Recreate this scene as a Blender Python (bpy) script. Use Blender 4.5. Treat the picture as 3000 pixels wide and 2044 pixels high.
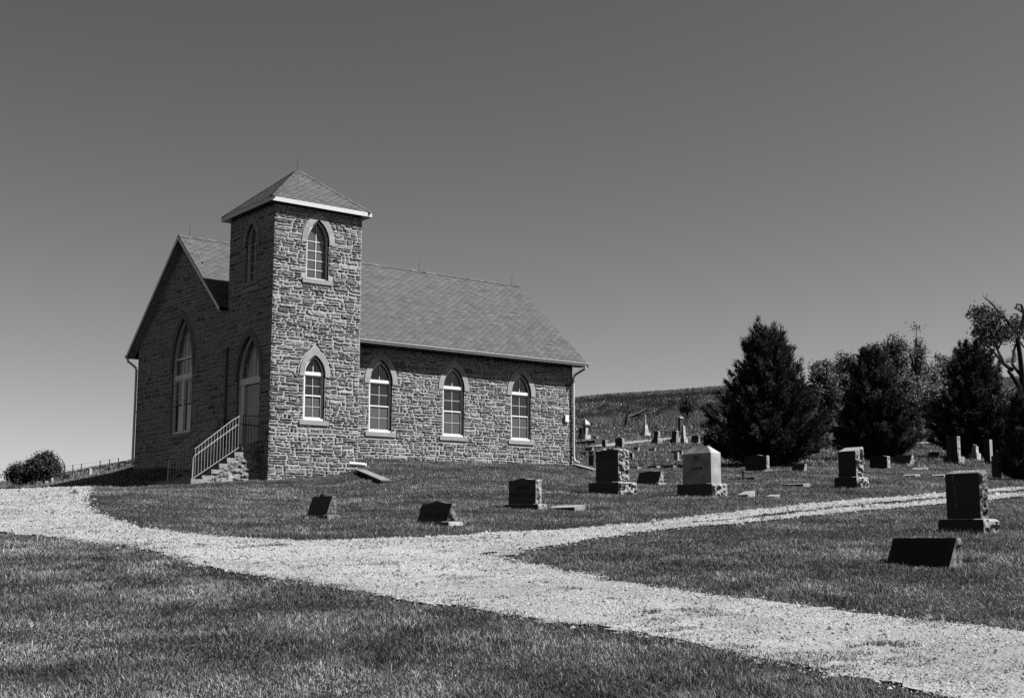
import bpy, bmesh, math, random
import numpy as np
from mathutils import Vector, Matrix, noise
from mathutils.geometry import tessellate_polygon
for o in list(bpy.data.objects): bpy.data.objects.remove(o)
random.seed(7); RNG = np.random.default_rng(11)
SC = bpy.context.scene; COL = SC.collection; R = math.radians; PI = math.pi

# ------------------------------------------------------------ camera
F, YAW, PIT, ROLL = 3824.56, .65634, .14424, .00128
CP = np.array([-20.437, -40.0211, -1.9429])
fw = np.array([math.sin(YAW)*math.cos(PIT), math.cos(YAW)*math.cos(PIT), math.sin(PIT)])
rt = np.array([math.cos(YAW), -math.sin(YAW), 0.]); up = np.cross(rt, fw)
r2 = rt*math.cos(ROLL)+up*math.sin(ROLL); u2 = -rt*math.sin(ROLL)+up*math.cos(ROLL)
cd = bpy.data.cameras.new('camera'); cam = bpy.data.objects.new('camera', cd); COL.objects.link(cam)
cd.sensor_width = 36; cd.sensor_fit = 'HORIZONTAL'; cd.lens = F/3000*36; cd.clip_start = .1; cd.clip_end = 20000
cam.matrix_world = Matrix(((r2[0], u2[0], -fw[0], CP[0]), (r2[1], u2[1], -fw[1], CP[1]), (r2[2], u2[2], -fw[2], CP[2]), (0, 0, 0, 1)))
SC.camera = cam
# ------------------------------------------------------------ light
SUN_A, SUN_EL = R(45), R(49.4)          # azimuth from +X towards -Y, elevation
sd = np.array([math.cos(SUN_A)*math.cos(SUN_EL), -math.sin(SUN_A)*math.cos(SUN_EL), math.sin(SUN_EL)])
ld = bpy.data.lights.new('sun', 'SUN'); ld.energy = 5.0; ld.angle = R(.53)
lo = bpy.data.objects.new('sun', ld); COL.objects.link(lo); lo.rotation_euler = Vector(sd).to_track_quat('Z', 'Y').to_euler()
W = bpy.data.worlds.new('World'); SC.world = W; W.use_nodes = True; nt = W.node_tree; nt.nodes.clear()
sky = nt.nodes.new('ShaderNodeTexSky'); sky.sky_type = 'NISHITA'; sky.sun_disc = False
sky.sun_elevation = SUN_EL; sky.sun_rotation = math.atan2(sd[0], sd[1]); sky.air_density = 1.0; sky.dust_density = .6; sky.ozone_density = 1.0
sep = nt.nodes.new('ShaderNodeSeparateColor'); bg = nt.nodes.new('ShaderNodeBackground'); wo = nt.nodes.new('ShaderNodeOutputWorld')
pw = nt.nodes.new('ShaderNodeMath'); pw.operation = 'POWER'; pw.inputs[1].default_value = 1.3
nt.links.new(sky.outputs[0], sep.inputs[0]); nt.links.new(sep.outputs[0], pw.inputs[0]); nt.links.new(pw.outputs[0], bg.inputs[0]); nt.links.new(bg.outputs[0], wo.inputs[0])
bg.inputs[1].default_value = .0345       # black-and-white photograph: the red record of the sky
SC.view_settings.view_transform = 'Standard'; SC.view_settings.look = 'None'; SC.view_settings.exposure = 1.03; SC.view_settings.gamma = 1
SC.cycles.max_bounces = 4; SC.cycles.diffuse_bounces = 0; SC.cycles.transparent_max_bounces = 4; SC.cycles.use_denoising = False

# ------------------------------------------------------------ helpers
def ray(px, py): return (fw*F + r2*(px-1500) - u2*(py-1022))/F
def at(px, py, dep): return CP + ray(px, py)*dep
def on(px, py, n, c):
    d = ray(px, py); n = np.array(n, float); return CP + d*((c-n@CP)/(n@d))
def mat(name, base, var=.25, scale=8., rough=.85, bump=0., bscale=60., tone=True, spec=.3, stretch=(1, 1, 1), metal=0., scale2=None, trans=0.):
    base *= .62; m = bpy.data.materials.new(name); m.use_nodes = True; t = m.node_tree; b = t.nodes['Principled BSDF']
    N = t.nodes.new; L = t.links.new
    tc = N('ShaderNodeTexCoord'); mp = N('ShaderNodeMapping'); mp.inputs[3].default_value = stretch; L(tc.outputs['Object'], mp.inputs[0])
    n1 = N('ShaderNodeTexNoise'); n1.inputs['Scale'].default_value = scale; n1.inputs['Detail'].default_value = 6; n1.inputs['Roughness'].default_value = .65; L(mp.outputs[0], n1.inputs['Vector'])
    mr = N('ShaderNodeMapRange'); mr.inputs[1].default_value = .25; mr.inputs[2].default_value = .75
    mr.inputs[3].default_value = base*(1-var); mr.inputs[4].default_value = base*(1+var); L(n1.outputs[0], mr.inputs[0])
    out = mr.outputs[0]
    if scale2:
        n2 = N('ShaderNodeTexNoise'); n2.inputs['Scale'].default_value = scale2; n2.inputs['Detail'].default_value = 4; L(tc.outputs['Object'], n2.inputs['Vector'])
        q = N('ShaderNodeMapRange'); q.inputs[1].default_value = .3; q.inputs[2].default_value = .7; q.inputs[3].default_value = .65; q.inputs[4].default_value = 1.35; L(n2.outputs[0], q.inputs[0])
        k = N('ShaderNodeMath'); k.operation = 'MULTIPLY'; L(out, k.inputs[0]); L(q.outputs[0], k.inputs[1]); out = k.outputs[0]
    if tone:
        a = N('ShaderNodeAttribute'); a.attribute_name = 'tone'; k = N('ShaderNodeMath'); k.operation = 'MULTIPLY'
        L(out, k.inputs[0]); L(a.outputs['Fac'], k.inputs[1]); out = k.outputs[0]
    L(out, b.inputs['Base Color']); b.inputs['Roughness'].default_value = rough; b.inputs['Specular IOR Level'].default_value = spec; b.inputs['Metallic'].default_value = metal
    if bump:
        n3 = N('ShaderNodeTexNoise'); n3.inputs['Scale'].default_value = bscale; n3.inputs['Detail'].default_value = 5; L(mp.outputs[0], n3.inputs['Vector'])
        bu = N('ShaderNodeBump'); bu.inputs['Strength'].default_value = .8; bu.inputs['Distance'].default_value = bump; L(n3.outputs[0], bu.inputs['Height']); L(bu.outputs[0], b.inputs['Normal'])
    if trans:
        tr = N('ShaderNodeBsdfTranslucent'); mx = N('ShaderNodeMixShader'); mx.inputs[0].default_value = trans
        L(out, tr.inputs[0]); L(b.outputs[0], mx.inputs[1]); L(tr.outputs[0], mx.inputs[2]); L(mx.outputs[0], t.nodes['Material Output'].inputs[0])
    return m
M = dict(
    stone=mat('rubble_stone', .26, .5, 11, .9, .012, 45, True, .2, (1, 1, 2.2)),
    mortar=mat('mortar', .50, .2, 5, .95, .006, 60, False, .1),
    dressed=mat('dressed_stone', .40, .14, 5, .9, .003, 120, True, .15),
    concrete=mat('concrete', .27, .4, 4, .9, .01, 30, True, .2, scale2=25),
    shingle=mat('asphalt_shingle', .125, .25, 60, .95, .002, 300, True, .15),
    white=mat('white_paint', 1.0, .06, 3, .5, 0, 1, False, .4),
    whitem=mat('white_metal', .75, .08, 2, .35, 0, 1, False, .5),
    glass=mat('dark_glass', .022, .3, 2, .06, 0, 1, True, .5),
    screen=mat('insect_screen', .10, .3, 14, .6, 0, 1, True, .3),
    board=mat('blind_board', .11, .2, 3, .25, 0, 1, True, .5),
    door=mat('door_paint', .50, .05, 3, .5, 0, 1, False, .4),
    iron=mat('black_iron', .03, .2, 9, .4, 0, 1, False, .5),
    rail=mat('painted_rail', .55, .25, 30, .35, 0, 1, False, .5),
    darkin=mat('dark_interior', .01, .1, 3, .9, 0, 1, False, .1),
    polished_shade=mat('polished_shaded_granite', .03, .25, 30, .5, 0, 1, True, .15),  # polished stone, made darker still to carry the shade of sunless fronts
    midg=mat('mottled_granite', .17, .5, 28, .85, .01, 40, True, .2),
    pitched=mat('rock_pitched_granite', .36, .3, 22, .9, .008, 45, True, .2),
    fineg=mat('axed_granite', .42, .16, 90, .85, .002, 200, True, .2, scale2=3),
    marble=mat('weathered_marble', .50, .22, 6, .8, .003, 60, True, .2, scale2=2),
    darkg=mat('dark_granite', .08, .4, 25, .8, .01, 40, True, .2),
    soil=None, bark=mat('bark', .035, .4, 6, .95, .02, 20, True, .1, (1, 1, .3)),
    deadwood=mat('dead_wood', .22, .3, 6, .9, .01, 20, True, .1, (1, 1, 3)),
    needle=mat('cedar_foliage', .055, .4, 1.5, .8, 0, 1, True, .15, trans=.12),
    leaf=mat('broad_leaves', .085, .35, 1.0, .7, 0, 1, True, .3, trans=.2),
    grass=mat('grass_blades', .15, .35, .55, .65, 0, 1, True, .28, scale2=2.5, trans=.2),
    dry=mat('dry_prairie_grass', .13, .4, .3, .8, 0, 1, True, .15, trans=.15),
    gravel=mat('gravel', .39, .5, 45, .95, .025, 40, True, .1, scale2=.6),
    pebble=mat('limestone_pebble', .36, .2, 20, .9, 0, 1, True, .1),
)
M['soil'] = mat('turf_ground', .04, .4, 12, 1., .03, 18, True, .05, scale2=.7)

def obj(name, me, parent=None, mats=None, loc=None, rz=0):
    o = bpy.data.objects.new(name, me); COL.objects.link(o)
    if me is not None and mats:
        for m in (mats if isinstance(mats, (list, tuple)) else [mats]): me.materials.append(M[m])
    if loc is not None: o.location = loc
    if rz: o.rotation_euler = (0, 0, rz)
    if parent is not None: o.parent = parent
    return o
def tag(o, label, cat, group=None):
    o['label'] = label; o['category'] = cat
    if group: o['group'] = group
    return o
def empty(name, loc, rz, label, cat, group=None):
    return tag(obj(name, None, None, None, loc, rz), label, cat, group)
def structure(o, kind='structure'): o['kind'] = kind; return o
class MB:
    def __init__(s): s.v = []; s.f = []; s.t = []; s.m = []
    def face(s, pts, tone=1., mi=0):
        i = len(s.v); s.v.extend([tuple(p) for p in pts]); s.f.append(list(range(i, i+len(pts)))); s.t.append(tone); s.m.append(mi)
    def grid(s, fn, nu, nv, tone=1., mi=0):
        i = len(s.v)
        for b in range(nv+1):
            for a in range(nu+1): s.v.append(tuple(fn(a/nu, b/nv)))
        for b in range(nv):
            for a in range(nu):
                k = i+b*(nu+1)+a; s.f.append([k, k+1, k+nu+2, k+nu+1]); s.t.append(tone); s.m.append(mi)
    def box(s, lo, hi, tone=1., mi=0, T=None):
        (x0, y0, z0), (x1, y1, z1) = lo, hi
        c = [(x0, y0, z0), (x1, y0, z0), (x1, y1, z0), (x0, y1, z0), (x0, y0, z1), (x1, y0, z1), (x1, y1, z1), (x0, y1, z1)]
        if T: c = [T(*p) for p in c]
        i = len(s.v); s.v.extend(c)
        for f in ((0, 3, 2, 1), (4, 5, 6, 7), (0, 1, 5, 4), (1, 2, 6, 5), (2, 3, 7, 6), (3, 0, 4, 7)): s.f.append([i+k for k in f]); s.t.append(tone); s.m.append(mi)
    def tube(s, pts, rads, n=6, tone=1., mi=0, cap=True):
        pts = [Vector(p) for p in pts]; rads = rads if isinstance(rads, (list, tuple)) else [rads]*len(pts); i0 = len(s.v); prev = None
        for k, p in enumerate(pts):
            d = (pts[min(k+1, len(pts)-1)]-pts[max(k-1, 0)]).normalized()
            a = d.orthogonal().normalized() if prev is None else (prev-d*prev.dot(d)).normalized()
            prev = a; b = d.cross(a)
            for j in range(n):
                t = 2*PI*j/n; s.v.append(tuple(p+(a*math.cos(t)+b*math.sin(t))*rads[k]))
        for k in range(len(pts)-1):
            for j in range(n):
                q = i0+k*n; s.f.append([q+j, q+(j+1) % n, q+n+(j+1) % n, q+n+j]); s.t.append(tone); s.m.append(mi)
        if cap:
            for q in (i0, i0+(len(pts)-1)*n): s.f.append([q+j for j in range(n)]); s.t.append(tone); s.m.append(mi)
    def mesh(s, name, smooth=False, fix=True):
        me = bpy.data.meshes.new(name); me.from_pydata(s.v, [], s.f)
        a = me.attributes.new('tone', 'FLOAT', 'FACE'); a.data.foreach_set('value', np.array(s.t, np.float32))
        me.polygons.foreach_set('material_index', s.m)
        if fix:
            bm = bmesh.new(); bm.from_mesh(me); bmesh.ops.remove_doubles(bm, verts=bm.verts, dist=1e-5); bmesh.ops.recalc_face_normals(bm, faces=bm.faces); bm.to_mesh(me); bm.free()
        if smooth: me.polygons.foreach_set('use_smooth', [True]*len(me.polygons))
        me.update(); return me
    def build(s, name, mats, parent=None, loc=None, rz=0, smooth=False, fix=True): return obj(name, s.mesh(name, smooth, fix), parent, mats, loc, rz)
def npmesh(name, V, Fc, tone=None, mats=None, parent=None):
    """V (n,3); Fc (m,3 or 4) one face size; tone per face"""
    me = bpy.data.meshes.new(name); n, k = Fc.shape
    me.vertices.add(len(V)); me.vertices.foreach_set('co', V.astype(np.float32).ravel())
    me.loops.add(n*k); me.loops.foreach_set('vertex_index', Fc.astype(np.int32).ravel())
    me.polygons.add(n); me.polygons.foreach_set('loop_start', np.arange(0, n*k, k, dtype=np.int32)); me.polygons.foreach_set('loop_total', np.full(n, k, np.int32))
    if tone is not None:
        a = me.attributes.new('tone', 'FLOAT', 'FACE'); a.data.foreach_set('value', np.broadcast_to(tone, (n,)).astype(np.float32))
    me.update(calc_edges=True); return obj(name, me, parent, mats)
def hsh(i, j, s): 
    x = np.sin(i*127.1+j*311.7+s*74.7)*43758.5453; return x-np.floor(x)
def vn(x, y, s=0):
    i = np.floor(x); j = np.floor(y); a = x-i; b = y-j; a = a*a*(3-2*a); b = b*b*(3-2*b)
    return (hsh(i, j, s)*(1-a)+hsh(i+1, j, s)*a)*(1-b)+(hsh(i, j+1, s)*(1-a)+hsh(i+1, j+1, s)*a)*b
def fbm(x, y, s=0): return vn(x, y, s)*.5+vn(x*2.1, y*2.1, s+1)*.3+vn(x*4.3, y*4.3, s+2)*.2

# ------------------------------------------------------------ terrain
ctl = []      # (q, ln depth, e)
def qd(P):
    d = np.asarray(P, float)[..., :2]-CP[:2]; dep = d[..., 0]*math.sin(YAW)+d[..., 1]*math.cos(YAW); lat = d[..., 0]*rt[0]+d[..., 1]*rt[1]
    return lat, dep
def addP(P): lat, dep = qd(P); ctl.append((lat/dep, math.log(dep), (P[2]-CP[2])/dep))
def addc(px, py, dep): addP(at(px, py, dep))
for P in ((0, 0, 0), (3.5, 0, .48), (1.7, 0, .2), (1.7, -1.2, -.05), (4.6, .2, .68), (5.4, 3.1, 1.11), (10, 3.1, 1.13), (14.3, 3.1, 1.16), (16.1, 3.1, 1.18), (-2.5, .6, -.16), (-2.6, 2.8, -.14), (-1.2, .6, -.06),
          (0, 12, .86), (0, 8.9, .8), (0, 5.0, .5), (8, 7.5, 1.3), (16, 12, 1.7), (3, 9, 1.1), (-3, 7, .05), (-3, 11, .14)): addP(P)
for px in (600, 1100, 1600, 2100, 2600, 3050):
    for dep, rel in ((5, -1.27), (8, -.98), (11, -.75), (15.5, -.375), (21, .06), (28.5, .65), (36, 1.24)):
        if px < 2300 or dep < 30: ctl.append(((px-1500)/F, math.log(dep), rel/dep))
        else: ctl.append(((px-1500)/F, math.log(dep), rel/dep))
for px in (1750, 2100, 2600, 3050):
    for dep, rel in ((45, 1.98), (57, 2.93), (68, 3.95), (80, 5.0), (98, 6.8), (113, 8.3)): ctl.append(((px-1500)/F, math.log(dep), rel/dep))
for px, a, b in ((1700, .108, .08), (1900, .112, .083), (2120, .1165, .085), (2500, .12, .087), (3050, .125, .09)):
    ctl.append(((px-1500)/F, math.log(150.), .0795 if px < 2300 else .088)); ctl.append(((px-1500)/F, math.log(205.), .093 if px < 2300 else .098)); ctl.append(((px-1500)/F, math.log(285.), a)); ctl.append(((px-1500)/F, math.log(420.), b)); ctl.append(((px-1500)/F, math.log(900.), .04))
for px, rows in ((-150, ((5, -1.27), (8, -.98), (12, -.66), (18, -.2), (25, .36), (32, .93), (38, 1.28), (44, 1.53), (60, 2.0), (100, 3.5), (130, 5.1), (180, 7.3), (300, 10), (900, 25))),
                 (60, ((5, -1.27), (8, -.98), (12, -.66), (18, -.2), (25, .36), (32, .95), (38, 1.32), (47, 1.71), (54, 2.05), (66, 2.45), (100, 3.8), (130, 5.3), (180, 7.6), (300, 10.5), (900, 25))),
                 (206, ((8, -.98), (12, -.66), (18, -.2), (25, .38), (32, .98), (38, 1.36), (47, 1.83), (58, 2.53), (72, 3.05), (100, 4.35), (130, 6.0), (200, 9.95), (320, 14), (900, 30))),
                 (396, ((8, -.98), (12, -.66), (18, -.18), (25, .42), (32, 1.0), (38, 1.38), (46.5, 1.86), (72, 3.75), (130, 6.95), (220, 12.95), (340, 17), (900, 35)))):
    for dep, rel in rows: ctl.append(((px-1500)/F, math.log(dep), rel/dep))
for px in (800, 1200): 
    for dep, e in ((90, .058), (150, .065), (260, .085), (420, .07), (900, .04)): ctl.append(((px-1500)/F, math.log(dep), e))
for c_ in ((258, 1399, 58), (300, 1389, 58), (349, 1377, 58), (172, 1417, 56), (143, 1426, 56), (100, 1434, 54), (258, 1405, 76), (300, 1397, 76), (349, 1384, 76), (143, 1430, 76)): addc(*c_)
ctl = np.array(ctl)
def feat(q, l): return np.stack([q*5, l*1.15], -1)
A0 = feat(ctl[:, 0], ctl[:, 1]); nC = len(A0)
def ker(r2_): return .5*r2_*np.log(r2_+1e-9)
Kk = ker(((A0[:, None]-A0[None])**2).sum(-1))+np.eye(nC)*.004
Pm = np.hstack([np.ones((nC, 1)), A0]); S_ = np.block([[Kk, Pm], [Pm.T, np.zeros((3, 3))]])
Wt = np.linalg.solve(S_, np.concatenate([ctl[:, 2], np.zeros(3)]))
def ge(q, dep):
    q = np.clip(q, -.52, .52); dep = np.clip(dep, 5, 900); X = feat(q, np.log(dep)); sh = X.shape[:-1]; X = X.reshape(-1, 2); out = np.empty(len(X))
    for i in range(0, len(X), 20000):
        x = X[i:i+20000]; out[i:i+20000] = ker(((x[:, None]-A0[None])**2).sum(-1))@Wt[:nC]+Wt[nC]+x@Wt[nC+1:]
    return out.reshape(sh)
def gz(x, y):
    x = np.asarray(x, float); y = np.asarray(y, float); lat, dep = qd(np.stack([x, y], -1)); dd = np.maximum(dep, 5.)
    dist = np.hypot(lat, dep); z = CP[2]+dd*ge(lat/dd, dd)
    z = np.where(dep > 900, CP[2]+900*ge(lat/dd, dd), z)
    return z+(fbm(x*.9, y*.9, 5)-.5)*.03
DEPS = np.exp(np.linspace(math.log(5.5), math.log(500), 900))
def hit(px, py, dmin=0):
    d = ray(px, py); P = CP[None]+d[None]*DEPS[:, None]; ok = (gz(P[:, 0], P[:, 1]) >= P[:, 2]) & (DEPS > dmin)
    if not ok.any(): return P[-1]
    k = int(np.argmax(ok))
    if k == 0: return P[0]
    a = P[k-1][2]-gz(P[k-1][0], P[k-1][1]); b = gz(P[k][0], P[k][1])-P[k][2]; t = a/(a+b+1e-9); t = min(max(float(t), 0), 1)
    return P[k-1]*(1-t)+P[k]*t
ang = np.unique(np.concatenate([np.linspace(-32, 32, 400), np.linspace(32, 328, 75)]))[:-1]
rad = np.concatenate([[.01, 1.5], np.exp(np.linspace(math.log(3), math.log(1600), 330))])
AA, RR = np.meshgrid(np.radians(ang), rad); gx = CP[0]+RR*np.sin(AA+YAW); gy = CP[1]+RR*np.cos(AA+YAW)
V = np.stack([gx, gy, gz(gx, gy)], -1).reshape(-1, 3); na = len(ang); nr = len(rad)
ii, jj = np.meshgrid(np.arange(nr-1), np.arange(na), indexing='ij'); j2 = (jj+1) % na
ground = structure(npmesh('ground', V, np.stack([ii*na+jj, (ii+1)*na+jj, (ii+1)*na+j2, ii*na+j2], -1).reshape(-1, 4)[:, ::-1], 1., 'soil'))
ground.data.polygons.foreach_set('use_smooth', [True]*len(ground.data.polygons))

# ------------------------------------------------------------ roads
near = [(-420, 1530), (-150, 1547), (0, 1560), (130, 1571), (232, 1586), (330, 1599), (426, 1614), (620, 1666), (904, 1711), (1162, 1757), (1400, 1789), (1606, 1822), (1847, 1860), (2088, 1897), (2200, 1918), (2454, 1971), (2647, 2016), (2841, 2062), (3300, 2180), (3800, 2320)]
inner = [(3800, 1960), (3300, 1895), (3000, 1858), (2583, 1808), (2200, 1760), (2088, 1748), (1882, 1720), (1692, 1682), (1600, 1666), (1500, 1645), (1470, 1632), (1560, 1612), (1675, 1588), (1882, 1558), (2200, 1531), (2500, 1499), (2776, 1475), (3000, 1455), (3400, 1425)]
outer = [(3400, 1398), (3000, 1428), (2776, 1447), (2500, 1468), (2410, 1475), (2233, 1495), (2000, 1522), (1750, 1548), (1485, 1562), (1392, 1568), (1227, 1579), (1000, 1585), (800, 1583), (640, 1576), (500, 1562), (409, 1549), (301, 1517), (250, 1490), (237, 1468), (245, 1447), (258, 1428), (200, 1429), (100, 1433), (0, 1438), (-200, 1444), (-420, 1450)]
rp = np.array([hit(*p)[:2] for p in near+inner+outer])
def inpoly(x, y, poly):
    x = np.asarray(x); inside = np.zeros(x.shape, bool); n = len(poly)
    for i in range(n):
        x1, y1 = poly[i]; x2, y2 = poly[(i+1) % n]
        c = ((y1 > y) != (y2 > y)) & (x < (x2-x1)*(y-y1)/(y2-y1+1e-12)+x1); inside ^= c
    return inside
# centre strip of turf on the right-hand drive, between the wheel tracks
mid = np.array([hit(*p)[:2] for p in ((1560, 1588), (1882, 1546), (2200, 1518), (2500, 1484), (2776, 1461), (3000, 1441), (3300, 1416))])
def dist_line(x, y, L_):
    best = np.full(np.shape(x), 1e9)
    for (x1, y1), (x2, y2) in zip(L_[:-1], L_[1:]):
        t = np.clip(((x-x1)*(x2-x1)+(y-y1)*(y2-y1))/((x2-x1)**2+(y2-y1)**2), 0, 1); best = np.minimum(best, np.hypot(x-x1-t*(x2-x1), y-y1-t*(y2-y1)))
    return best
tip = np.array([hit(*p)[:2] for p in ((1380, 1628), (1560, 1600), (1720, 1575), (1700, 1690), (1560, 1668))])
def roadmask(x, y, j=.07):
    jx = (fbm(x*2.6, y*2.6, 21)-.5)*2.4*j*2; jy = (fbm(x*2.6, y*2.6, 31)-.5)*2.4*j*2
    m = inpoly(x+jx, y+jy, rp); lat, dep = qd(np.stack([x, y], -1)); q = lat/dep; s = dist_line(x, y, mid)
    w = np.clip((q-.09)*1.6, 0, .36)+.3*(fbm(x*1.6, y*1.6, 3)-.5)
    m &= ~((s < w) & (q > .10)); m &= ~((fbm(x*.9, y*.9, 52) > .60) & inpoly(x, y, tip))
    return m
def turf_on_road(x, y):      # tufts growing through the gravel
    return (fbm(x*1.1, y*2.2, 44) > .70) | ((fbm(x*2.6, y*2.6, 47) > .66) & (fbm(x*.5, y*.5, 48) > .5))
cs = .1
x0, y0 = rp.min(0)-1; x1, y1 = rp.max(0)+1
nx, ny = int((x1-x0)/cs), int((y1-y0)/cs); XX, YY = np.meshgrid(x0+np.arange(nx+1)*cs, y0+np.arange(ny+1)*cs, indexing='ij')
cxm = (XX[:-1, :-1]+cs/2); cym = (YY[:-1, :-1]+cs/2); ms = roadmask(cxm, cym)
ci, cj = np.nonzero(ms); idx = -np.ones(XX.shape, int); corners = [(ci, cj), (ci+1, cj), (ci+1, cj+1), (ci, cj+1)]
used = np.zeros(XX.shape, bool)
for a, b in corners: used[a, b] = True
idx[used] = np.arange(used.sum()); vx, vy = XX[used], YY[used]; jt = RNG.uniform(-.3, .3, (2, len(vx)))*cs
vx = vx+jt[0]; vy = vy+jt[1]
lat, dep = qd(np.stack([vx, vy], -1))
V = np.stack([vx, vy, gz(vx, vy)+.012+.0006*dep+(fbm(vx*5, vy*5, 9)-.5)*.012], -1); Fc = np.stack([idx[a, b] for a, b in corners], -1)
structure(npmesh('gravel_road', V, Fc, 1., 'gravel'))
RZ = lambda x, y: gz(x, y)+.014+.0006*qd(np.stack([x, y], -1))[1]
def polar_sample(n, dmin, dmax, q0, q1, pw):
    u = RNG.random(n); 
    if abs(pw) < 1e-6: dep = dmin*(dmax/dmin)**u
    else: dep = (dmin**pw+u*(dmax**pw-dmin**pw))**(1/pw)
    q = RNG.uniform(q0, q1, n); lat = q*dep
    return CP[0]+dep*math.sin(YAW)+lat*rt[0], CP[1]+dep*math.cos(YAW)+lat*rt[1], dep
# loose stones on the gravel
px_, py_, dp_ = polar_sample(860000, 7.2, 46, -.48, .62, .6)
k = roadmask(px_+RNG.normal(0, .10, len(px_)), py_+RNG.normal(0, .10, len(px_)), .07); px_, py_, dp_ = px_[k], py_[k], dp_[k]
tf = (turf_on_road(px_, py_) & (RNG.random(len(px_)) < .6)) | (RNG.random(len(px_)) < .7*(fbm(px_*1.7, py_*1.7, 66) < .40)); px_, py_, dp_ = px_[~tf], py_[~tf], dp_[~tf]
n = len(px_); s = np.exp(RNG.normal(math.log(.0095), .45, n))*np.clip(dp_/14, .85, 2.4); th = RNG.uniform(0, 2*PI, n)
base = np.array([[1, 0, 0], [0, 1, 0], [-1, .1, 0], [.1, -1, 0], [.15, .1, .62]])
jv = base[None]*RNG.uniform(.6, 1.35, (n, 5, 1)); jv[:, :4, 2] = -.25; c, sn = np.cos(th)[:, None], np.sin(th)[:, None]
V = np.stack([jv[..., 0]*c-jv[..., 1]*sn, jv[..., 0]*sn+jv[..., 1]*c, jv[..., 2]], -1)*s[:, None, None]
V += np.stack([px_, py_, RZ(px_, py_)], -1)[:, None]
Fc = (np.array([[0, 1, 4], [1, 2, 4], [2, 3, 4], [3, 0, 4]])[None]+np.arange(n)[:, None, None]*5).reshape(-1, 3)
structure(npmesh('loose_gravel', V.reshape(-1, 3), Fc, np.repeat(np.clip(np.where(RNG.random(n) < .14, .22, 1)*np.exp(RNG.normal(-.05, .22, n))*(.72+.62*fbm(px_*.9, py_*.9, 33)), .1, 1.25), 4), 'pebble'), 'stuff')
print('pebbles', n)
# far gravel path
def strip(name, pts, w, m, dz=.03, label=None):
    P = [hit(*p) for p in pts]; V = []; 
    Q = []
    for a, b in zip(P[:-1], P[1:]):
        for t in np.linspace(0, 1, 12)[:-1]: Q.append(a*(1-t)+b*t)
    Q.append(P[-1])
    for i, p in enumerate(Q):
        d = Q[min(i+1, len(Q)-1)]-Q[max(i-1, 0)]; d = np.array([-d[1], d[0]]); d /= np.hypot(*d)+1e-9
        for s_ in (-1, -.33, .33, 1):
            x, y = p[0]+d[0]*w/2*s_*(1+.2*random.uniform(-1, 1)), p[1]+d[1]*w/2*s_; V.append((x, y, float(gz(x, y))+dz))
    Fc = [[i*4+j, i*4+j+1, i*4+j+5, i*4+j+4] for i in range(len(Q)-1) for j in range(3)]
    return structure(npmesh(name, np.array(V), np.array(Fc), 1., m))
strip('gravel_path', ((1752, 1309), (1830, 1298), (1910, 1291), (1975, 1284), (2030, 1281), (2100, 1279)), 1.9, 'pebble', .06)
strip('gravel_path', ((2660, 1301), (2700, 1299.5), (2760, 1299)), 1.6, 'pebble', .08)

# ------------------------------------------------------------ church
CH = empty('church', (0, 0, 0), 0, 'rubble stone country church with a square tower, steep shingled roof and pointed windows', 'church')
Tw, Td, YN, XE, YR = 3.5, 3.5, 3.1, 16.1, 7.478
YB = 2*YR-YN; ZE, ZR = 5.5983, 9.7886; YE = 2.583; SL = (ZR-ZE)/(YR-YE); XG0, XG1 = -.33, 16.52
class Pl:
    def __init__(s, O, U, N): s.O, s.U, s.N = map(np.array, (O, U, N)); s.O = s.O.astype(float)
    def __call__(s, u, z, n=0): return tuple(s.O+s.U*u+s.N*n+np.array([0, 0, z]))
PT = Pl((0, 0, 0), (1, 0, 0), (0, -1, 0)); PN = Pl((0, YN, 0), (1, 0, 0), (0, -1, 0)); PL = Pl((0, 0, 0), (0, -1, 0), (-1, 0, 0))
PE = Pl((Tw, 0, 0), (0, 1, 0), (1, 0, 0)); PR = Pl((0, Td, 0), (-1, 0, 0), (0, 1, 0))
def arch(c, hw, z0, zs, za, n=10):
    """pointed-arch outline, counter-clockwise from bottom-left; a wall opening"""
    h = za-zs; Rr = (hw*hw+h*h)/(2*hw); cx = hw-Rr; th = math.asin(min(1, h/Rr)) if Rr >= h else PI/2
    th = math.atan2(h, -cx) if cx < 0 or True else th
    right = [(cx+Rr*math.cos(th*i/n), zs+Rr*math.sin(th*i/n)) for i in range(n+1)]; right[-1] = (0, za)
    pts = [(-hw, z0), (hw, z0)]+right+[(-x, z) for x, z in reversed(right[:-1])]
    return [(c+x, z) for x, z in pts]
def halfw(pts, z, c):
    best = 0
    for (a, za), (b, zb) in zip(pts, pts[1:]+pts[:1]):
        if (za-z)*(zb-z) <= 0 and abs(za-zb) > 1e-9: t = (z-za)/(zb-za); best = max(best, abs(a+(b-a)*t-c))
    return best
OPEN = {}
TWU = dict(c=1.72, hw=.44, z0=7.09, zs=8.45, za=9.24)
TWL = dict(c=1.70, hw=.41, z0=2.11, zs=3.72, za=4.40)
NW = [dict(c=x, hw=.52, z0=2.13, zs=4.08, za=4.94) for x in (6.34, 9.80, 13.27)]
GW = dict(c=-7.40, hw=.94, z0=2.04, zs=4.62, za=6.52); DR = dict(c=-1.69, hw=.90, z0=1.30, zs=3.66, za=5.14); TLU = dict(c=-1.76, hw=.44, z0=7.09, zs=8.45, za=9.2)
def hood_of(o, t): return arch(o['c'], o['hw']+t, o['zs']-.06, o['zs'], o['za']+t*1.32)
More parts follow.
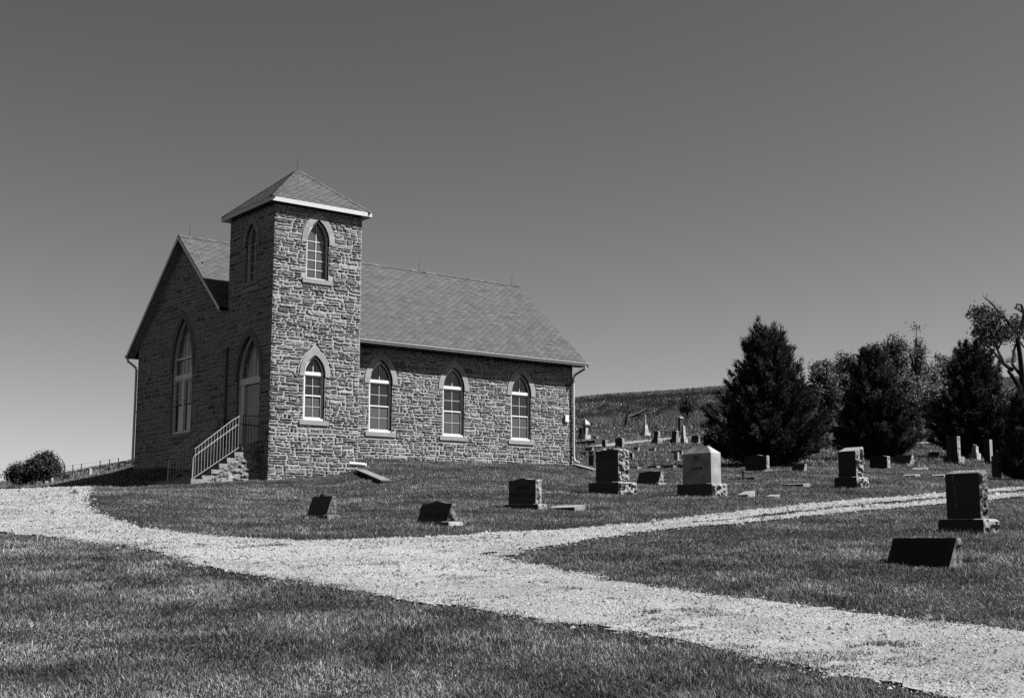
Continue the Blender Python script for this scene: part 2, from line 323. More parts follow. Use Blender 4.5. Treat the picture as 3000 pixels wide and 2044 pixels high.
def wall(name, P, outline, openings, hoods, u0, u1, ztop, parent, z0, hoodt=.22, depth=.28, stones=True, rowfn=None, pr=.036):
    mb = MB(); loops = [[Vector((u, z, 0)) for u, z in outline]]+[[Vector((u, z, 0)) for u, z in reversed(o)] for o in openings]
    tri = tessellate_polygon(loops); flat = [p for l in loops for p in l]
    for t in tri: mb.face([P(flat[i].x, flat[i].y, 0) for i in t], 1, 1)
    for o in openings:
        for (a, za), (b, zb) in zip(o, o[1:]+o[:1]): mb.face([P(a, za, 0), P(b, zb, 0), P(b, zb, -depth), P(a, za, -depth)], .75, 2)
        mb.face([P(a, z, -depth) for a, z in o], 1, 3)
    if stones:
        z = z0; row = 0
        while True:
            h = random.choice((.075, .10, .12, .14, .16, .18, .21)); zt = z+h
            if z > ztop(None)-.04: break
            blocks = []
            for o, hd in zip(openings, hoods):
                c = hd['c']; outl = arch(c, hd['hw'], hd['z0'], hd['zs'], hd['za'])
                ho = hood_of(hd, hoodt)
                w = []
                for zz in (z, (z+zt)/2, zt):
                    a = halfw(outl, zz, c); b = halfw(ho, zz, c) if zz > hd['zs']-.06 else 0; w.append(max(a, b))
                sz0, sz1 = hd['z0']-.17, hd['z0']
                if hd.get('sill', 1) and zt > sz0+.02 and z < sz1-.02: w = [max(x, hd['hw']+.17) for x in w]
                if max(w) > 0: blocks.append((c-max(w), c+max(w), c-w[0], c-w[2], c+w[0], c+w[2]))
            blocks.sort(); u = u0-random.uniform(0, .02); segs = []; cur = (u, None)
            edges = [(u0-.012, u0-.012)]; spans = []
            for b in blocks: spans.append((edges[-1], (b[2], b[3]))); edges.append((b[4], b[5]))
            spans.append((edges[-1], (u1+.012, u1+.012)))
            for (la, lb), (ra, rb) in spans:
                L_ = max(la, lb); Rr = min(ra, rb); ln = Rr-L_
                if ln < .05: continue
                cuts = [0]; x = 0
                while x < ln-.12:
                    x += random.choice((.14, .2, .26, .32, .4, .5, .62))*random.uniform(.85, 1.15)*(.8+h*2.2); cuts.append(min(x, ln))
                if cuts[-1] < ln: cuts.append(ln)
                if len(cuts) > 2 and cuts[-1]-cuts[-2] < .09: cuts.pop(-2)
                for i in range(len(cuts)-1):
                    fa, fb = cuts[i]/ln, cuts[i+1]/ln
                    bl, br = la+(ra-la)*fa, la+(ra-la)*fb; tl, tr = lb+(rb-lb)*fa, lb+(rb-lb)*fb
                    zz0, zz1 = z, zt
                    if rowfn: 
                        zm = ztop((bl+br)/2)
                        if zz0 > zm-.05: continue
                        zz1 = min(zz1, zm-.01)
                    if h > .13 and random.random() < .3 and br-bl > .18:
                        k = random.uniform(.4, .6); zc = zz0+(zz1-zz0)*k
                        stone(mb, P, bl, br, bl+(tl-bl)*k, br+(tr-br)*k, zz0, zc, pr); 
                        if random.random() < .4 and br-bl > .3:
                            f = random.uniform(.4, .6); ml = bl+(br-bl)*f; mt = tl+(tr-tl)*f
                            stone(mb, P, bl+(tl-bl)*k, ml, tl, mt, zc, zz1, pr); stone(mb, P, ml, br+(tr-br)*k, mt, tr, zc, zz1, pr)
                        else: stone(mb, P, bl+(tl-bl)*k, br+(tr-br)*k, tl, tr, zc, zz1, pr)
                    else: stone(mb, P, bl, br, tl, tr, zz0, zz1, pr)
            z = zt; row += 1
    return mb.build(name, ['stone', 'mortar', 'dressed', 'darkin'], parent, fix=False)
def stone(mb, P, bl, br, tl, tr, z0, z1, pr):
    g = .005 if pr > .03 else .011; w = br-bl; h = z1-z0
    if w < .05 or h < .045: return
    wob = lambda u: .012*math.sin(u*1.3+z0*2.7)+.008*math.sin(u*3.7+z0*7)
    j = lambda: random.uniform(-.005, .010)
    c = [(bl+g+j(), z0+g+j()), (br-g-j(), z0+g+j()), (tr-g-j(), z1-g-j()), (tl+g+j(), z1-g-j())]
    nu = max(3, min(12, int(w/.04))); nv = max(3, int(h/.03)); tone = max(.45, min(1.75, random.gauss(1, .27)))
    off = Vector((random.uniform(0, 90), random.uniform(0, 90), 0)); amp = pr*random.uniform(.7, 1.3); tiltz = random.uniform(-.5, .8); i0 = len(mb.v); rc = random.uniform(.1, .4)
    for b in range(nv+1):
        for a in range(nu+1):
            s, t = a/nu, b/nv; e = min(a, nu-a, b, nv-b)
            ss, tt = s, t
            if (a in (0, nu)) and (b in (0, nv)): ss = s+(rc/nu if a == 0 else -rc/nu); tt = t+(rc/nv if b == 0 else -rc/nv)
            u = (c[0][0]*(1-ss)+c[1][0]*ss)*(1-tt)+(c[3][0]*(1-ss)+c[2][0]*ss)*tt; z = (c[0][1]*(1-ss)+c[1][1]*ss)*(1-tt)+(c[3][1]*(1-ss)+c[2][1]*ss)*tt
            if e == 0: n = -.004; u += random.uniform(-.006, .006); z += random.uniform(-.005, .005)
            else:
                q = .8*noise.noise(Vector((u*7, z*17, 0))+off)+.8*noise.noise(Vector((u*19, z*42, 3))+off)
                n = amp*(.75+.75*q+tiltz*(t-.5)); n = max(n, .004)
            mb.v.append(P(u, z+wob(u), n))
    for b in range(nv):
        for a in range(nu):
            k = i0+b*(nu+1)+a; mb.f.append([k, k+1, k+nu+2, k+nu+1]); mb.t.append(tone); mb.m.append(0)
A = lambda o: arch(o['c'], o['hw'], o['z0'], o['zs'], o['za'])
DR['sill'] = 0
wall('tower_front_wall', PT, [(0, -1), (Tw, -1), (Tw, 9.62), (0, 9.62)], [A(TWU), A(TWL)], [TWU, TWL], 0, Tw, lambda u: 9.6, CH, -.25)
wall('tower_side_wall', PL, [(-Td, -1), (0, -1), (0, 9.62), (-Td, 9.62)], [A(TLU), A(DR)], [TLU, DR], -Td, 0, lambda u: 9.6, CH, -.25, pr=.022)
wall('nave_wall', PN, [(Tw, 0), (XE, 0), (XE, 5.75), (Tw, 5.75)], [A(o) for o in NW], NW, Tw, XE, lambda u: 5.6, CH, .95, hoodt=.24)
gt = lambda u: 9.62 if u is None else ZR-.16-SL*abs(-u-YR)
wall('gable_wall', PL, [(-YB, 0), (-Td, 0), (-Td, gt(-Td)), (-YR, ZR-.16), (-YB, gt(-YB))], [A(GW)], [GW], -YB, -Td, gt, CH, .2, hoodt=.25, rowfn=1, pr=.022)
mb = MB()   # plain rear walls, in the same stone
mb.box((Tw-.3, .3, -.5), (Tw, Td, 9.6)); mb.box((.3, Td-.3, 5), (Tw-.3, Td, 9.6)); mb.box((XE-.3, YN+.3, .4), (XE, YB, 5.6)); mb.box((.3, YB-.3, .4), (XE-.3, YB, 5.6))
mb.face([(XE, YN, 5.6), (XE, YB, 5.6), (XE, YR, ZR-.16)])
mb.build('rear_walls', 'stone', CH)

def shingles(name, O, U, Vd, N, ulen, vlen, clip, parent, expo=.145, w=.34, lip=.010):
    O, U, Vd, N = [np.array(a, float) for a in (O, U, Vd, N)]; mb = MB(); G = lambda u, v, n: O+U*u+Vd*v+N*n
    mb.face([G(*clip(0, 0), -.004)]+[G(*clip(ulen, 0), -.004)]+[G(*clip(ulen, vlen), -.004)]+[G(*clip(0, vlen), -.004)], .5)
    nrow = int(vlen/expo)
    for r in range(nrow+1):
        v0 = r*expo; off = (r % 2)*w/2+random.uniform(-.03, .03); u = -off
        while u < ulen:
            ua, ub = u+.004, u+w-.004; u += w
            if ub <= 0 or ua >= ulen: continue
            tone = max(.6, min(1.4, random.gauss(1, .10))); ch = .26*w; raise_ = v0+.4*expo; th = lip*random.uniform(.6, 1.2)
            P2 = [(ua, raise_), (ua+ch, v0), (ub-ch, v0), (ub, raise_), (ub, v0+expo*1.08), (ua, v0+expo*1.08)]
            P2 = [clip(min(max(a, 0), ulen), min(b, vlen)) for a, b in P2]
            if max(p[0] for p in P2)-min(p[0] for p in P2) < .02: continue
            nn = [th, th, th, th, .003, .003]; T3 = [G(a, b, q) for (a, b), q in zip(P2, nn)]; mb.face(T3, tone)
            for i in range(3):
                (a, b), (c, d) = P2[i], P2[i+1]; mb.face([G(a, b, 0), G(c, d, 0), T3[i+1], T3[i]], tone*.9)
    return mb.build(name, 'shingle', parent, fix=False)
# nave roof
RO = obj('nave_roof', None, CH); sl_len = math.hypot(YR-YE, ZR-ZE); cv, sv = (YR-YE)/sl_len, (ZR-ZE)/sl_len
mb = MB()
for sgn in (1, -1):
    f = lambda x, y: (x, YR+sgn*(y-YR), ZE+SL*(y-YE))
    xs = XG0
    for (xa, xb, ya) in (((XG0, -.0, Td), (Tw, XG1, YE), (0, Tw, Td)) if sgn == 1 else ((XG0, XG1, YE),)):
        t = [f(xa, ya), f(xb, ya), f(xb, YR), f(xa, YR)]; mb.face(t, .5)
        mb.face([(a, b, c-.13) for a, b, c in t], .5)
roofd = mb.build('roof_deck', 'shingle', RO, fix=False)
shingles('shingles', (XG0, YE, ZE), (1, 0, 0), (0, cv, sv), (0, -sv, cv), XG1-XG0, sl_len, lambda u, v: (u, v) if True else 0, RO) if 0 else None
def nclip(x0_, x1_, v0_): return lambda u, v: (min(max(u, x0_), x1_), max(v, v0_))
vT = (Td+.0-YE)/cv
shingles('shingles', (XG0, YE, ZE), (1, 0, 0), (0, cv, sv), (0, -sv, cv), XG1-XG0, sl_len, lambda u, v: (u, v) if (u+XG0 >= Tw or v >= vT) else ((Tw-XG0, v) if u+XG0 > Tw-.5 else (u, vT)), RO)
shingles('shingles', (XG1, 2*YR-YE, ZE), (-1, 0, 0), (0, -cv, sv), (0, sv, cv), XG1-XG0, sl_len, lambda u, v: (u, v), RO, expo=.3, w=.6)
mb = MB(); x = XG0
while x < XG1-.1:
    t = max(.6, random.gauss(1, .15)); dz = random.uniform(.028, .042)
    for s_ in (1, -1): mb.face([(x, YR, ZR+dz), (x+.3, YR, ZR+dz-.01), (x+.3, YR-s_*.14, ZR+dz-.14*SL-.005), (x, YR-s_*.14, ZR+dz-.14*SL+.004)], t)
    x += .2
mb.build('ridge_cap', 'shingle', RO, fix=False)
# rake boards, soffits, gutter
def rake(mb, x, s_, y_low, mi=0):
    ya, yb = YR, y_low; za, zb = ZR-.015, ZR-.015-SL*abs(YR-y_low)
    for dx in (0, .028): mb.face([(x+dx, YR+s_*0, za), (x+dx, YR+s_*abs(YR-yb), zb), (x+dx, YR+s_*abs(YR-yb), zb-.17), (x+dx, YR, za-.17)])
    mb.face([(x, YR, za-.17), (x+.028, YR, za-.17), (x+.028, YR+s_*abs(YR-yb), zb-.17), (x, YR+s_*abs(YR-yb), zb-.17)])
for q_ in ((XG0-.02, 1, 2*YR-YE), (XG0-.02, -1, Td), (XG1-.01, -1, YE), (XG1-.01, 1, 2*YR-YE)):
    mb = MB(); rake(mb, *q_); mb.build('rake_board', 'whitem', RO, fix=False)
mb = MB()
for s_, yl in ((1, 2*YR-YE-.02), (-1, Td)):
    L_ = abs(yl-YR); n = int(L_/.11)
    for i in range(n):
        a, b = YR+s_*L_*i/n, YR+s_*L_*(i+1)/n; za, zb = ZR-.15-SL*abs(a-YR), ZR-.15-SL*abs(b-YR)
        mb.face([(XG0, a, za-.012), (.02, a, za-.012), (.02, b, zb), (XG0, b, zb)]); mb.face([(XG0, b, zb), (.02, b, zb), (.02, b, zb-.012), (XG0, b, zb-.012)])
mb.build('soffit', 'whitem', RO, fix=False)
mb = MB()
mb.face([(Tw, YE+.02, ZE-.14), (XG1, YE+.02, ZE-.14), (XG1, YN, ZE-.14), (Tw, YN, ZE-.14)])
mb.face([(XG1-.03, YE+.02, ZE-.14), (XG1-.03, YN, ZE-.14), (XG1-.03, YN, ZE+SL*(YN-YE)-.15)]); mb.build('eave_soffit', 'whitem', RO, fix=False)
def gutter(x0_, x1_, y, s_, parent):
    mb = MB(); pr = [(0, -.01), (0, -.14), (.05, -.15), (.085, -.11), (.10, -.05), (.125, -.035), (.125, -.012), (.11, -.012)]
    for (a, za), (b, zb) in zip(pr[:-1], pr[1:]): mb.face([(x0_, y-s_*a, ZE+za), (x1_, y-s_*a, ZE+za), (x1_, y-s_*b, ZE+zb), (x0_, y-s_*b, ZE+zb)])
    for x in (x0_, x1_): mb.face([(x, y-s_*a, ZE+z) for a, z in pr])
    return mb.build('gutter', 'whitem', parent, fix=False)
gutter(Tw, XG1+.03, YE+.01, 1, CH); gutter(XG0-.03, XG1, 2*YR-YE-.01, -1, CH)
def downspout(pts, parent, w=.05, mname='whitem', name='downspout'):
    mb = MB(); mb.tube(pts, w, 8); return mb.build(name, mname, parent, fix=True)
downspout([(16.34, YE-.06, 5.47), (16.34, YE-.05, 5.36), (16.27, YE+.1, 5.27), (16.12, YN-.14, 5.1), (16.07, YN-.1, 4.95), (16.07, YN-.1, 1.52), (16.1, YN-.16, 1.36), (16.22, YN-.32, 1.28)], CH)
downspout([(-.28, 12.30, 5.46), (-.28, 12.3, 5.33), (-.2, 12.2, 5.24), (-.06, 11.98, 5.05), (-.055, 11.9, 4.9), (-.055, 11.9, 1.0)], CH)
downspout([(-.06, Td-.12, 4.9), (-.06, Td-.12, .4)], CH, .045, 'iron')
# lightning rods
for x, y, z, h in ((Tw/2, Td/2, 11.47, .42), (.12, YR, 9.8, .42), (10.92, YR, 9.8, .42), (16.13, YR, 9.8, .42)):
    mb = MB(); mb.tube([(x, y, z), (x+.015, y, z+h)], .008, 5); mb.tube([(x, y, z), (x, y, z+.03)], .03, 8); mb.build('lightning_rod', 'iron', CH)
# tower roof
TR = obj('tower_roof', None, CH); ov = .263; a0, a1 = -ov, Tw+ov; hh = (a1-a0)/2; za = 11.4788; zb = 9.7585; rl = math.hypot(hh, za-zb); ch_, sh_ = hh/rl, (za-zb)/rl
def tclip(u, v):
    m = hh*v/rl; return (min(max(u, m), 2*hh-m), v)
for O, U, Vd, N in (((a0, a0, zb), (1, 0, 0), (0, ch_, sh_), (0, -sh_, ch_)), ((a0, a1, zb), (0, -1, 0), (ch_, 0, sh_), (-sh_, 0, ch_)), ((a1, a0, zb), (0, 1, 0), (-ch_, 0, sh_), (sh_, 0, ch_)), ((a1, a1, zb), (-1, 0, 0), (0, -ch_, sh_), (0, sh_, ch_))):
    shingles('shingles', O, U, Vd, N, 2*hh, rl, tclip, TR, expo=.135, w=.3)
mb = MB(); c0 = Vector((Tw/2, Td/2, za+.02))
for cx_, cy_ in ((a0, a0), (a1, a0), (a0, a1), (a1, a1)):
    e = Vector((cx_, cy_, zb+.02)); d = c0-e; n = int(d.length/.14); side = Vector((-d.y, d.x, 0)).normalized()*.13
    for i in range(n):
        p, q = e+d*(i/n), e+d*min(1, (i+1.15)/n); t = max(.6, random.gauss(.95, .15)); dn = Vector((0, 0, -.075)); l = Vector((0, 0, .02))
        for s_ in (1, -1): mb.face([p+l, q+Vector((0, 0, .004)), q+side*s_+dn, p+side*s_+dn+l*.8], t)
mb.build('hip_cap', 'shingle', TR, fix=False)
mb = MB(); zf = 9.5989
for (p, q) in (((a0, a0), (a1, a0)), ((a1, a0), (a1, a1)), ((a1, a1), (a0, a1)), ((a0, a1), (a0, a0))):
    mb.face([(p[0], p[1], zf), (q[0], q[1], zf), (q[0], q[1], zb-.006), (p[0], p[1], zb-.006)])
mb.build('fascia', 'whitem', TR, fix=False)
mb = MB(); mb.face([(a0, a0, zf+.012), (a1, a0, zf+.012), (a1, a1, zf+.012), (a0, a1, zf+.012)]); mb.build('soffit', 'white', TR, fix=False)

# windows, hoods and door
def band(mb, P, outer, inner, n0, n1, tone=1., closed=True):
    m = len(outer)
    for i in range(m if closed else m-1):
        j = (i+1) % m; a, b, c, d = outer[i], outer[j], inner[j], inner[i]
        mb.face([P(*a, n1), P(*b, n1), P(*c, n1), P(*d, n1)], tone); mb.face([P(*a, n0), P(*b, n0), P(*b, n1), P(*a, n1)], tone); mb.face([P(*d, n0), P(*c, n0), P(*c, n1), P(*d, n1)], tone)
def bar(mb, P, u0, u1, z0, z1, n0, n1, tone=1.): mb.box((u0, z0, n0), (u1, z1, n1), tone, T=lambda a, b, c: P(a, b, c))
def hood(P, o, t, parent, lite=1., segs=3, foot=.07):
    ou = arch(o['c'], o['hw']+t, o['zs']-foot, o['zs'], o['za']+t*1.32, 12); inn = arch(o['c'], o['hw'], o['zs']-foot, o['zs'], o['za'], 12)
    mb = MB(); ou, inn = ou[1:]+ou[:1], inn[1:]+inn[:1]; m = len(ou)
    for i in range(m-1):
        tn = lite*(1+.1*math.sin(i//5*2.3+o['c'])); last = i in (4, 9, 13, 18, 23); k = .93 if last else 1.
        a, b, c, d = ou[i], ou[i+1], inn[i+1], inn[i]; b = (a[0]+(b[0]-a[0])*k, a[1]+(b[1]-a[1])*k); c = (d[0]+(c[0]-d[0])*k, d[1]+(c[1]-d[1])*k)
        n1 = .035; mb.face([P(*a, n1), P(*b, n1), P(*c, n1), P(*d, n1)], tn)
        for p, q in ((a, b), (c, d), (b, c), (d, a)): mb.face([P(*p, -.05), P(*q, -.05), P(*q, n1), P(*p, n1)], tn)
    return mb.build('hood_moulding', 'dressed', parent, fix=False)
def sill(P, o, parent, ext=.17, th=.165):
    mb = MB(); c, hw = o['c'], o['hw']+ext; z1 = o['z0']; z0 = z1-th; nn = 8; 
    for i in range(nn):
        a, b = c-hw+2*hw*i/nn, c-hw+2*hw*(i+1)/nn; mb.face([P(a, z0, .055), P(b, z0, .055), P(b, z1-.01, .06), P(a, z1-.01, .06)]); mb.face([P(a, z1-.01, .06), P(b, z1-.01, .06), P(b, z1+.015, -.15), P(a, z1+.015, -.15)]); mb.face([P(a, z0, -.02), P(b, z0, -.02), P(b, z0, .055), P(a, z0, .055)])
    for a in (c-hw, c+hw): mb.face([P(a, z0, -.02), P(a, z0, .055), P(a, z1-.01, .06), P(a, z1+.015, -.15)])
    return mb.build('sill', 'dressed', parent, fix=False)
def pane(P, pts, n, parent, m, tone=1., name='pane'):
    mb = MB(); mb.face([P(a, b, n) for a, b in pts], tone); return mb.build(name, m, parent, fix=False)
def rect(a, b, c, d): return [(a, c), (b, c), (b, d), (a, d)]
def sash_window(P, o, parent, ht, zbar, zmeet):
    c, hw = o['c'], o['hw']; w = hw-.015; mb = MB(); f = arch(c, w, o['z0']+.0, o['zs'], o['za']-.02); g = arch(c, w-.06, o['z0']+.05, o['zs'], o['za']-.11)
    band(mb, P, f, g, -.2, -.085); bar(mb, P, c-w, c+w, zbar-.05, zbar+.07, -.2, -.07); bar(mb, P, c-w-.01, c+w+.01, o['z0']-.005, o['z0']+.07, -.2, -.03)
    W_ = mb.build('window', 'white', parent, fix=False)
    a, b, z0, z1 = c-w+.045, c+w-.045, o['z0']+.075, zbar-.055
    for nm, za_, zb_, n, pm in (('upper_sash', zmeet-.02, z1, -.115, 'glass'), ('lower_sash', z0, zmeet+.02, -.10, 'screen')):
        mb = MB(); t = .045; band(mb, P, rect(a, b, za_, zb_), rect(a+t, b-t, za_+t, zb_-t), -.16, n); S = mb.build(nm, 'white', W_, fix=False)
        pane(P, rect(a+t, b-t, za_+t, zb_-t), n-.03 if pm == 'glass' else n-.035, W_, pm)
        mb = MB(); m1 = (za_+zb_)/2; bar(mb, P, c-.007, c+.007, za_+t, zb_-t, n-.04, n-.015); bar(mb, P, a+t, b-t, m1-.007, m1+.007, n-.04, n-.017); mb.build('muntin', 'white', W_, fix=False)
    top = [p for p in arch(c, w-.05, zbar+.06, max(o['zs'], zbar+.061), o['za']-.10) if p[1] >= zbar+.055]
    pane(P, top, -.15, W_, 'glass', 1.); mb = MB(); bar(mb, P, c-.011, c+.011, zbar+.07, o['za']-.13, -.15, -.125); mb.build('muntin', 'white', W_, fix=False)
    hood(P, o, ht, W_); sill(P, o, W_); return W_
sash_window(PT, TWL, CH, .19, 3.74, 2.98)
for o in NW: sash_window(PN, o, CH, .235, 4.10, 3.15)
for P, o in ((PT, TWU), (PL, TLU)):
    c, w = o['c'], o['hw']-.01; mb = MB(); band(mb, P, arch(c, w, o['z0'], o['zs'], o['za']-.01), arch(c, w-.055, o['z0']+.05, o['zs'], o['za']-.10), -.24, -.09); W_ = mb.build('window', 'white', CH, fix=False)
    pane(P, arch(c, w-.045, o['z0']+.04, o['zs'], o['za']-.09), -.19, W_, 'board'); mb = MB(); bar(mb, P, c-.012, c+.012, o['z0']+.05, o['za']-.11, -.19, -.165)
    for z in (7.45, 7.79, 8.13, 8.47): bar(mb, P, c-w+.05, c+w-.05, z-.011, z+.011, -.19, -.168)
    mb.build('muntin', 'white', W_, fix=False); hood(P, o, .22, W_); sill(P, o, W_)
# gable window
o = GW; c, w = o['c'], o['hw']-.01; mb = MB(); band(mb, PL, arch(c, w, o['z0'], o['zs'], o['za']-.02), arch(c, w-.07, o['z0']+.06, o['zs'], o['za']-.14), -.22, -.08); bar(mb, PL, c-w, c+w, 4.13, 4.33, -.22, -.085); bar(mb, PL, c-.07, c+.07, o['z0'], 4.13, -.22, -.085); bar(mb, PL, c-w, c+w, 4.92, 5.0, -.22, -.11)
W_ = mb.build('window', 'white', CH, fix=False)
pane(PL, arch(c, w-.06, 4.33, o['zs'], o['za']-.13), -.18, W_, 'board', .8); mb = MB()
for u in (-.54, -.18, .18, .54): bar(mb, PL, c+u-.009, c+u+.009, 4.33, 4.62+.0+1.55*(1-abs(u)/.9), -.18, -.165)
mb.build('muntin', 'white', W_, fix=False)
for s_ in (-1, 1):
    a, b = sorted((c+s_*.08, c+s_*(w-.065)))
    for nm, z0, z1, pm in (('upper_sash', 3.14, 4.12, 'board'), ('lower_sash', o['z0']+.06, 3.18, 'glass')):
        mb = MB(); band(mb, PL, rect(a, b, z0, z1), rect(a+.045, b-.045, z0+.045, z1-.045), -.2, -.12); mb.build(nm, 'white', W_, fix=False); pane(PL, rect(a+.045, b-.045, z0+.045, z1-.045), -.16, W_, pm, .7)
    mb = MB(); m_ = (a+b)/2; bar(mb, PL, m_-.008, m_+.008, 3.18, 4.08, -.16, -.145); bar(mb, PL, a+.045, b-.045, 3.6, 3.616, -.16, -.147); mb.build('muntin', 'white', W_, fix=False)
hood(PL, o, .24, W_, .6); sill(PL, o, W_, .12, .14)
# doorway
o = DR; c, w = o['c'], o['hw']-.01; mb = MB(); band(mb, PL, arch(c, w, o['z0'], o['zs'], o['za']-.01), arch(c, w-.09, o['z0']+.01, o['zs'], o['za']-.13), -.26, -.10); bar(mb, PL, c-w, c+w, 3.42, 3.66, -.26, -.09); bar(mb, PL, c-w, c-w+.38, 1.3, 3.42, -.26, -.12); bar(mb, PL, c+w-.2, c+w, 1.3, 3.42, -.26, -.12)
DF = mb.build('doorway', 'white', CH, fix=False)
pane(PL, arch(c, w-.08, 3.66, max(o['zs'], 3.67), o['za']-.12), -.2, DF, 'board', .75, 'fanlight'); mb = MB()
for u in (-.5, -.17, .17, .5): bar(mb, PL, c+u-.008, c+u+.008, 3.66, 3.70+1.25*(1-abs(u)/.82), -.2, -.188)
mb.build('muntin', 'white', DF, fix=False)
mb = MB(); bar(mb, PL, c-w+.385, c+w-.205, 1.33, 3.41, -.24, -.19)
for z0, z1 in ((1.5, 2.2), (2.35, 3.25)):
    band(mb, PL, rect(c-w+.5, c+w-.32, z0, z1), rect(c-w+.53, c+w-.35, z0+.03, z1-.03), -.19, -.184)
D_ = mb.build('door', 'door', DF, fix=False); mb = MB(); kx = c+w-.29; mb.tube([PL(kx, 2.29, -.19), PL(kx, 2.29, -.13)], [.02, .035], 8); mb.build('door_knob', 'iron', DF); mb = MB(); mb.tube([PL(kx, 2.45, -.19), PL(kx, 2.45, -.17)], .03, 8); mb.build('deadbolt', 'iron', DF)
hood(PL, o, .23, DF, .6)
# steps with battered parged side
mb = MB(); stp = [(-.66, 1.17), (-.95, .945), (-1.24, .735), (-1.54, .53), (-1.83, .32), (-2.17, .115)]; ya, yb = .66, 2.84
xs = 0.
for i, (x, z) in enumerate(stp):
    xb = 0 if i == 0 else stp[i-1][0]; yz = lambda Z: ya-.25*(1.17-Z)/1.2
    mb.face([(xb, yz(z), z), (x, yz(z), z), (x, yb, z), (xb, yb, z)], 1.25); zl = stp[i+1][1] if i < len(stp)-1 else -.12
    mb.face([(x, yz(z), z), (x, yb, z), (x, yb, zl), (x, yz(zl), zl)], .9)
    mb.face([(xb, yb, z), (x, yb, z), (x, yb, -.6), (xb, yb, -.6)])
    nn = 5 if i else 12
    for k in range(nn):
        xa_, xc_ = xb+(x-xb)*k/nn, xb+(x-xb)*(k+1)/nn; nz_ = max(6, int((z+.4)/.045))
        for q in range(nz_):
            zt_, zo_ = z+(-.4-z)*q/nz_, z+(-.4-z)*(q+1)/nz_; bl_ = .015 if z-zt_ > .17 else 0; f_ = lambda X, Z: (X, yz(Z)+(.07*noise.noise(Vector((X*5, Z*9, 1)))+.05*noise.noise(Vector((X*16, Z*21, 4)))+.02 if (z-Z) > .17 else 0), Z)
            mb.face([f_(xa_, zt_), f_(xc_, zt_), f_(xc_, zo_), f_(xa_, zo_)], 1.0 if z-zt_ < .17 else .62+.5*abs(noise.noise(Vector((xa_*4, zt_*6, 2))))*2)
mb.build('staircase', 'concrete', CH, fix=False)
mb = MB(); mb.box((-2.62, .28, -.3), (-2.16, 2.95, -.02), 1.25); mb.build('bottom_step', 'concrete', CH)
def railing(y, parent, mname):
    mb = MB(); x0, z0, x1, z1 = -2.34, .02, -.66, 1.19; n = 16
    mb.tube([(x0, y, z0+.0), (x1+.05, y, z1)], .012, 6); top = [(x0+.02, y, z0+.97), (-1.0, y, z1+.83), (-.75, y, z1+.98), (-.62, y, z1+1.02)]; mb.tube(top, .014, 6)
    tz = lambda x: np.interp(x, [q[0] for q in top], [q[2] for q in top])
    for i in range(n):
        x = x0+.05+(x1-x0-.05)*i/(n-1); zb_ = z0+(z1-z0)*(x-x0)/(x1+.05-x0); mb.tube([(x, y, zb_), (x, y, float(tz(x)))], .009, 5, cap=False)
    yh = y+.05; mb.tube([(x0-.02, yh, -.08), (x0-.0, yh, z0+.68), (x0+.06, yh, z0+.76), (-.8, yh, z1+.68), (-.66, yh, z1+.72)], .022, 8)
    R_ = mb.build('railing', mname, parent)
    mb = MB(); mb.tube([(-.62, y, z1+1.02), (-.02, y, z1+1.02)], .014, 6); mb.tube([(-.66, y, z1+.72), (-.02, y, z1+.68)], .022, 8)
    mb.tube([(-.6, y, z1-.05), (-.6, y, z1+1.02)], .018, 6)
    for i in range(5): x = -.5+i*.11; mb.tube([(x, y, z1-.02), (x, y, z1+1.02)], .009, 5, cap=False)
    mb.build('landing_rail', 'iron', R_)
railing(.74, CH, 'rail'); railing(2.75, CH, 'rail')
# fittings on the walls
mb = MB(); mb.box((15.6, YN-.12, 3.04), (15.79, YN, 3.34)); mb.box((15.55, YN-.05, 3.1), (15.6, YN, 3.2)); mb.tube([(15.63, YN-.05, 3.04), (15.6, YN-.04, 2.92)], .015, 5); mb.build('electric_box', 'white', CH)
for x in (8.05, 11.64, 15.64): mb = MB(); mb.box((x-.12, YN-.05, 5.26), (x+.12, YN+.02, 5.43)); mb.build('wall_plate', 'dressed', CH)
mb = MB(); k = [(0, .19), (-.05, .05), (-.19, 0), (-.05, -.05), (0, -.19), (.05, -.05), (.19, 0), (.05, .05)]
mb.face([PL(-11.16+a, 5.35+b, .05) for a, b in k])
for i in range(8): a, b = k[i], k[(i+1) % 8]; mb.face([PL(-11.16+a[0], 5.35+a[1], 0), PL(-11.16+b[0], 5.35+b[1], 0), PL(-11.16+b[0], 5.35+b[1], .05), PL(-11.16+a[0], 5.35+a[1], .05)])
mb.build('anchor_plate', 'dressed', CH)
# drain pipe and splash boards
def plank(name, A_, B_, w, th, m, label, cat, lift=.05):
    A_, B_ = np.array(A_), np.array(B_); d = B_-A_; L_ = np.hypot(d[0], d[1]); rz = math.atan2(d[1], d[0]); sl = math.atan2(B_[2]-A_[2], L_)
    mb = MB(); mb.box((0, -w/2, -th), (L_, w/2, 0)); o = mb.build(name, m, None, tuple(A_+np.array([0, 0, lift]))); o.rotation_euler = (0, -sl, rz); return tag(o, label, cat)
a = hit(1055, 1381); b = hit(1132, 1414); plank('splash_board', a, b, .32, .055, 'concrete', 'long pale concrete splash slab lying on the grass by the tower corner', 'splash slab', .085)
mb = MB(); p = hit(1060, 1378)+np.array([0, 0, .17]); mb.tube([p+np.array([-.35, .25, .06]), p+np.array([.0, -.0, .03]), p+np.array([.12, -.09, 0])], .075, 12); tag(mb.build('drain_pipe', 'white'), 'short white drain pipe end lying on the splash slab beside the tower', 'pipe')
a = hit(1684, 1365); b = hit(1748, 1383); plank('edging_slab', a, b, .3, .08, 'concrete', 'narrow pale concrete strip running from the white downspout towards the SMITH monument', 'slab', .1)
